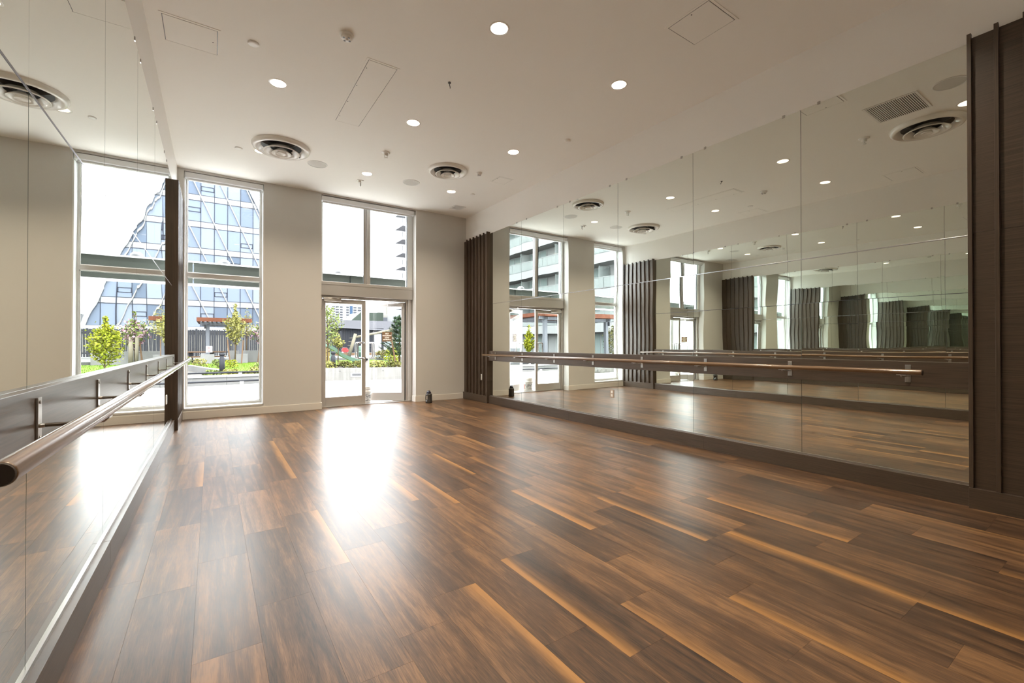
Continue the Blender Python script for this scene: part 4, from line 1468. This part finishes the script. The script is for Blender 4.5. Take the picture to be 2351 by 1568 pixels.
obj('sand_curb', MB().box(6.5, 12.5, 38.0, 38.3, .3, .5), M['stakewood'], kind='structure')
for i, x in enumerate((2.47, 2.72)):
    o = obj('timber_post', MB().tube([(x, 30.0, .1), (x, 30.0, 1.62)], [.09, .08], 10), M['log'], origin=(x, 30.0, .1))
    tag(o, ('pale upright log beside the magnolia, nearer the lime bush', 'pale upright log under the magnolia branches')[i], 'post', 'pale upright logs')

# ------------------------------------------------------------------ dark shed and low building behind it
sh = thing('garden_shed', 'dark grey boarded shed with a flat roof behind the playground', 'shed', (14, 51, .3))
x = 11.75
while x < 16.5:
    obj('board', MB().box(x, x + .235, 50.95 + random.uniform(0, .03), 51.02, .3, 3.05), M['cladding'], sh)
    x += .25
y = 51.05
obj('side_wall', MB().box(11.75, 11.85, 51.02, 56, .3, 3.05).box(11.85, 16.5, 51.1, 56, .3, 3.05), M['cladding'], sh)
obj('roof', MB().prism([(11.3, 3.02), (17.0, 2.75), (17.0, 2.9), (11.3, 3.2)], 50.5, 56.3, 'y'), M['bgrey'], sh)
obj('doorway', MB().box(15.4, 16.2, 50.9, 50.97, .3, 2.4), M['dgrey'], sh)
lb = thing('low_pavilion', 'low grey white building with a long roof band behind the shed', 'building', (22, 80, 0))
obj('roof_band', MB().box(14.0, 36.0, 78.0, 92.0, 3.3, 5.3), M['bgrey'], lb)
obj('wall', MB().box(14.5, 35.5, 79.0, 91.0, -.12, 3.3), M['bwhite'], lb)
for k in range(8):
    f = obj('window', MB().box(22.5 + k * 1.6, 24.0 + k * 1.6, 78.9, 79.0, .9, 3.1), M['bwhite'], lb)
    obj('pane', MB().box(22.6 + k * 1.6, 23.9 + k * 1.6, 78.85, 78.9, 1.0, 3.0), M['bgreen'], f)
gb = thing('gabled_rooftop', 'sage green gabled rooftop block above the low building', 'building', (29, 115, 0))
obj('wall', MB().box(27.6, 36.4, 114, 124, 0, 6.2), M['bwhite'], gb)
obj('gable', MB().prism([(27.4, 6.0), (31.4, 6.0), (31.4, 9.3), (31.0, 9.3)], 113.5, 124, 'y'), M['sage'], gb)
obj('upper_block', MB().box(31.4, 36.6, 113.5, 124, 6.0, 9.3), M['sage'], gb)
mr_ = thing('mid_rise_block', 'distant cream mid rise block with a band of windows', 'building', (95, 250, 0))
obj('wall', MB().box(80, 112, 250, 270, 0, 17.5), M['bcream'], mr_)
objs('window_band', MB().box(80.5, 92, 249.7, 250, 12.2, 16.3).box(93, 100, 249.7, 250, 12.2, 16.3).box(81, 110, 249.7, 250, 8.5, 10.2), M['bwin'], mr_)
obj('roof_hut', MB().box(86, 94, 252, 262, 17.5, 19), M['bcream'], mr_)

def far_tower(label, x0, x1, y, depth, z1, pitch, nx, body, cols_, stripe=None, balc=False):
    t = thing('tower_block', label, 'building', ((x0 + x1) / 2, y, 0))
    obj('body', MB().box(x0, x1, y, y + depth, 0, z1), body, t)
    obj('roof_hut', MB().box(x0 + (x1 - x0) * .35, x0 + (x1 - x0) * .75, y + 3, y + depth - 3, z1, z1 + 3.5), body, t)
    nfl = int(z1 / pitch)
    for (fa, fb_) in cols_:
        m = MB()
        for k in range(nfl):
            zb = 1.0 + k * pitch
            m.box(x0 + (x1 - x0) * fa, x0 + (x1 - x0) * fb_, y - .35, y - .02, zb + pitch * .22, zb + pitch * .72)
        obj('window_column', m, M['bwin'], t)
    if stripe:
        obj('stripe', MB().box(x0 + (x1 - x0) * stripe[0], x0 + (x1 - x0) * stripe[1], y - .8, y, 0, z1 - 1.5), M['bblue'], t)
    if balc:
        for k in range(nfl):
            zb = 1.0 + k * pitch
            obj('balcony', MB().box(x0 - 1.6, x0 + (x1 - x0) * .10, y - 1.6, y + 3, zb, zb + pitch * .38), body, t)
    return t
far_tower('distant white apartment tower with a blue stripe, seen through the left door', 118, 161, 560, 30, 49, 3.1, 8, M['bwhite'], ((.03, .10), (.12, .20), (.23, .30), (.40, .47), (.60, .68), (.72, .82), (.86, .96)), stripe=(.50, .57), balc=True)
far_tower('distant cream apartment tower seen through the open door', 131.5, 180, 400, 26, 62, 3.1, 6, M['bcream'], ((.11, .17), (.185, .245), (.262, .32), (.55, .60)))

# balcony tower at the right of the transom window
bt = thing('balcony_tower', 'tall tower whose stacked balconies show through the transom window', 'building', (41, 98, 0))
obj('body', MB().box(37.2, 52, 95, 112, 0, 40), M['bwhite'], bt)
for k in range(11):
    zb = 6.0 + k * 3.0
    b_ = obj('balcony', MB().box(34.3, 37.3, 93.2, 98, zb, zb + .55), M['balcony'], bt)
    r_ = MB()
    r_.box(34.3, 37.3, 93.2, 93.26, zb + 1.55, zb + 1.62); r_.box(34.3, 34.36, 93.2, 98, zb + 1.55, zb + 1.62)
    for q in range(6):
        r_.box(34.3 + q * .6, 34.35 + q * .6, 93.2, 93.25, zb + .5, zb + 1.6)
        r_.box(34.3, 34.35, 93.2 + q * .95, 93.25 + q * .95, zb + .5, zb + 1.6)
    obj('railing', r_, M['balcony'], b_)

# ------------------------------------------------------------------ glass office building with raking edge
gbld = thing('glass_building', 'big blue glass building with white floor bands and raking diagonal braces', 'building', (3, 65, 0))
FZ = [3.27, 6.45, 9.60, 12.75, 15.92, 19.10, 22.28, 25.46]
PX = 1.355
def edge_x(z):
    T_ = [(2.5, 11.35), (3.3, 11.05), (5.0, 10.55), (8.0, 9.45), (11.0, 8.45), (12.75, 7.7), (15.92, 6.2), (18.5, 5.13), (20.6, 4.15), (22.3, 3.3), (25.46, 1.5)]
    for (a, xa), (b_, xb) in zip(T_[:-1], T_[1:]):
        if a <= z <= b_:
            return xa + (xb - xa) * (z - a) / (b_ - a)
    return T_[-1][1]
def clip_poly(pts, xa, za, xb, zb):
    """keep the part left of the line (xa,za)-(xb,zb)"""
    def side(p): return (p[0] - (xa + (xb - xa) * (p[1] - za) / (zb - za)))
    out = []
    for i in range(len(pts)):
        p, q = pts[i], pts[(i + 1) % len(pts)]
        sp, sq = side(p), side(q)
        if sp <= 0: out.append(p)
        if sp * sq < 0:
            u = sp / (sp - sq)
            out.append((p[0] + (q[0] - p[0]) * u, p[1] + (q[1] - p[1]) * u))
    return out
core = [(-16, 0.2), (edge_x(2.5) - .2, 0.2)] + [(edge_x(z) - .2, z) for z in (3.3, 5, 8, 11, 12.75, 15.92, 18.5, 20.6, 22.3, 25.4)] + [(-16, 25.4)]
obj('core', MB().prism(core, 65.3, 90, 'y'), M['facade_core'], gbld)
rq = random.Random(8)
BAND = 0.70
sills = []
for i in range(len(FZ) - 1):
    za, zb = FZ[i], FZ[i + 1]
    zs = zb - BAND
    for k in range(-7, 9):
        xa, xb = 0.214 + (k - 1) * PX, 0.214 + k * PX
        g = 0.03
        for nm, z0, z1, mt in (('pane', za, zs, 'facade'), ('spandrel', zs, zb, 'spandrel')):
            pl_ = clip_poly([(xa + g, z0 + g), (xb - g, z0 + g), (xb - g, z1 - g), (xa + g, z1 - g)], edge_x(z0) - .25, z0, edge_x(z1) - .25, z1)
            if len(pl_) < 3: continue
            ar = abs(sum(pl_[q][0] * pl_[(q + 1) % len(pl_)][1] - pl_[(q + 1) % len(pl_)][0] * pl_[q][1] for q in range(len(pl_)))) / 2
            if ar < .05: continue
            tl = rq.uniform(-.012, .012)
            mb = MB().prism(pl_, 65.0 if nm == 'pane' else 64.97, 65.12, 'y')
            mb.v = [(x, y + (x - xa) * tl * (1 if nm == 'pane' else 0), z) for x, y, z in mb.v]
            obj(nm, mb, M[mt], gbld)
        if (k * 3 + i * 2) % 5 == 0 and xb < edge_x(zs) - .4:
            zv = za + .55 if i % 2 else za + 1.1
            v_ = MB()
            t_ = .05
            v_.box(xa + .04, xb - .04, 64.93, 65.0, zv, zv + t_); v_.box(xa + .04, xb - .04, 64.93, 65.0, zv + .5, zv + .5 + t_)
            v_.box(xa + .04, xa + .09, 64.93, 65.0, zv, zv + .55); v_.box(xb - .09, xb - .04, 64.93, 65.0, zv, zv + .55)
            obj('vent_sash', v_, M['mull'], gbld)
for k in range(-7, 9):
    x = 0.214 + k * PX
    z = 3.3
    while z < 25.3 and edge_x(z) - .3 > x: z += .1
    if z > 3.6:
        obj('mullion', MB().box(x - .025, x + .025, 64.93, 65.02, 3.27, z), M['mull'], gbld)
for zz in FZ[:-1]:
    for dz in (0, -BAND):
        if zz + dz > 3.2:
            obj('transom', MB().box(-16, edge_x(zz + dz) - .3, 64.94, 65.02, zz + dz - .022, zz + dz + .022), M['mull'], gbld)
obj('base_band', MB().box(-16, 11.4, 64.7, 65.3, 2.82, 3.27), M['bwhite'], gbld)
obj('ground_floor', MB().box(-16, 11.2, 65.2, 65.3, .3, 2.82), M['bcream'], gbld)
# braces: one bay across per floor going down, every second bay
for s in range(-14, 8, 2):
    # node of family s: at z=15.8 the x is 0.214 + s*PX
    def bxat(z): return 0.214 + (s * PX) + (15.8 - z) / 3.165 * PX
    ztop, zbot = 25.3, 3.3
    z = ztop
    while z > zbot and bxat(z) > edge_x(z) - .5: z -= .1
    zlow = z
    while zlow > zbot and bxat(zlow) < edge_x(zlow) - .5: zlow -= .1
    if z - zlow > 1.0:
        obj('brace', MB().beam((bxat(z), 64.9, z), (bxat(zlow), 64.9, zlow), .16, .12), M['brace'], gbld)
em = MB()
zz = [2.8, 3.3, 5.0, 8.0, 11.0, 12.75, 15.92, 18.5, 20.6, 22.3, 25.46]
pe = [(edge_x(z) - .38, z) for z in zz] + [(edge_x(z) + .05, z) for z in reversed(zz)]
for i in range(len(zz) - 1):
    a, b_ = zz[i], zz[i + 1]
    em.prism([(edge_x(a) - .38, a), (edge_x(a) + .05, a), (edge_x(b_) + .05, b_), (edge_x(b_) - .38, b_)], 64.75, 90, 'y')
obj('raking_edge', em, M['spandrel'], gbld)

# ------------------------------------------------------------------ white building with balconies, to the left of the garden
lbd = thing('balcony_building', 'long white building with glazed balconies, seen in the right mirror', 'building', (-22, 35, 0))
LY0, LY1 = 20.0, 58.0
obj('body', MB().box(-34, -21.6, LY0, LY1, 0, 20), M['bwhite'], lbd)
for k in range(6):
    zb = 3.2 * (k + 1) - .85
    s_ = obj('slab', MB().box(-21.6, -20.0, LY0, LY1, zb, zb + .85), M['bwhite'], lbd)
    r_ = MB()
    yy_ = LY0
    while yy_ < LY1 - .1:
        r_.box(-20.06, -20.03, yy_ + .03, yy_ + 1.47, zb + .9, zb + 1.85)
        yy_ += 1.5
    objs('rail_glass', r_, M['frosted'], s_)
    obj('rail_cap', MB().box(-20.08, -20.01, LY0, LY1, zb + 1.85, zb + 1.90), M['bwhite'], s_)
for k in range(6):
    z0 = 3.2 * k + (.0 if k else .0) + .05
    yy_ = LY0 + .4
    i = 0
    while yy_ < LY1 - 2:
        w_ = (2.2, 1.4, 2.8)[i % 3]
        f = obj('window', MB().box(-21.62, -21.5, yy_, yy_ + w_, z0, z0 + 2.25), M['bwhite'], lbd)
        for q in range(2):
            obj('pane', MB().box(-21.5, -21.47, yy_ + .08 + q * w_ / 2, yy_ + w_ / 2 - .06 + q * w_ / 2, z0 + .1, z0 + 2.15), M['bgreen'], f)
        yy_ += w_ + (.5, .9, 1.6)[i % 3]
        i += 1
    if k:
        yy_ = LY0 + 3.2
        while yy_ < LY1 - 1:
            obj('screen', MB().box(-21.5, -20.1, yy_, yy_ + .05, z0, z0 + 2.1), M['frosted'], lbd)
            yy_ += 6.4

# ------------------------------------------------------------------ canopy along the outside of the window wall
cn = thing('entrance_canopy', 'green grey canopy beam running along outside the windows', 'canopy', (1, 10.5, 2.6))
for k in range(6):
    a = -9 + k * 2.9
    obj('panel', MB().box(a + .01, a + 2.89, 10.42, 10.58, 2.40, 2.80), M['canopy'], cn)
obj('top_flashing', MB().box(-9, 8.4, 10.38, 10.62, 2.80, 2.825), M['white_frame'], cn)
obj('bottom_flashing', MB().box(-9, 8.4, 10.39, 10.61, 2.375, 2.40), M['white_frame'], cn)
for x in (-8, -5.2, -1.6, 1.25, 4.6, 7.9):
    obj('bracket', MB().box(x - .04, x + .04, Y1, 10.42, 2.5, 2.7), M['canopy'], cn)
for x in (0.2, 2.35, 4.4):
    obj('roof_fixture', MB().lathe([(.10, 0), (.10, .05), (.05, .09), (.001, .095)], (x, 10.5, 2.825), 14), M['dgrey'], cn)
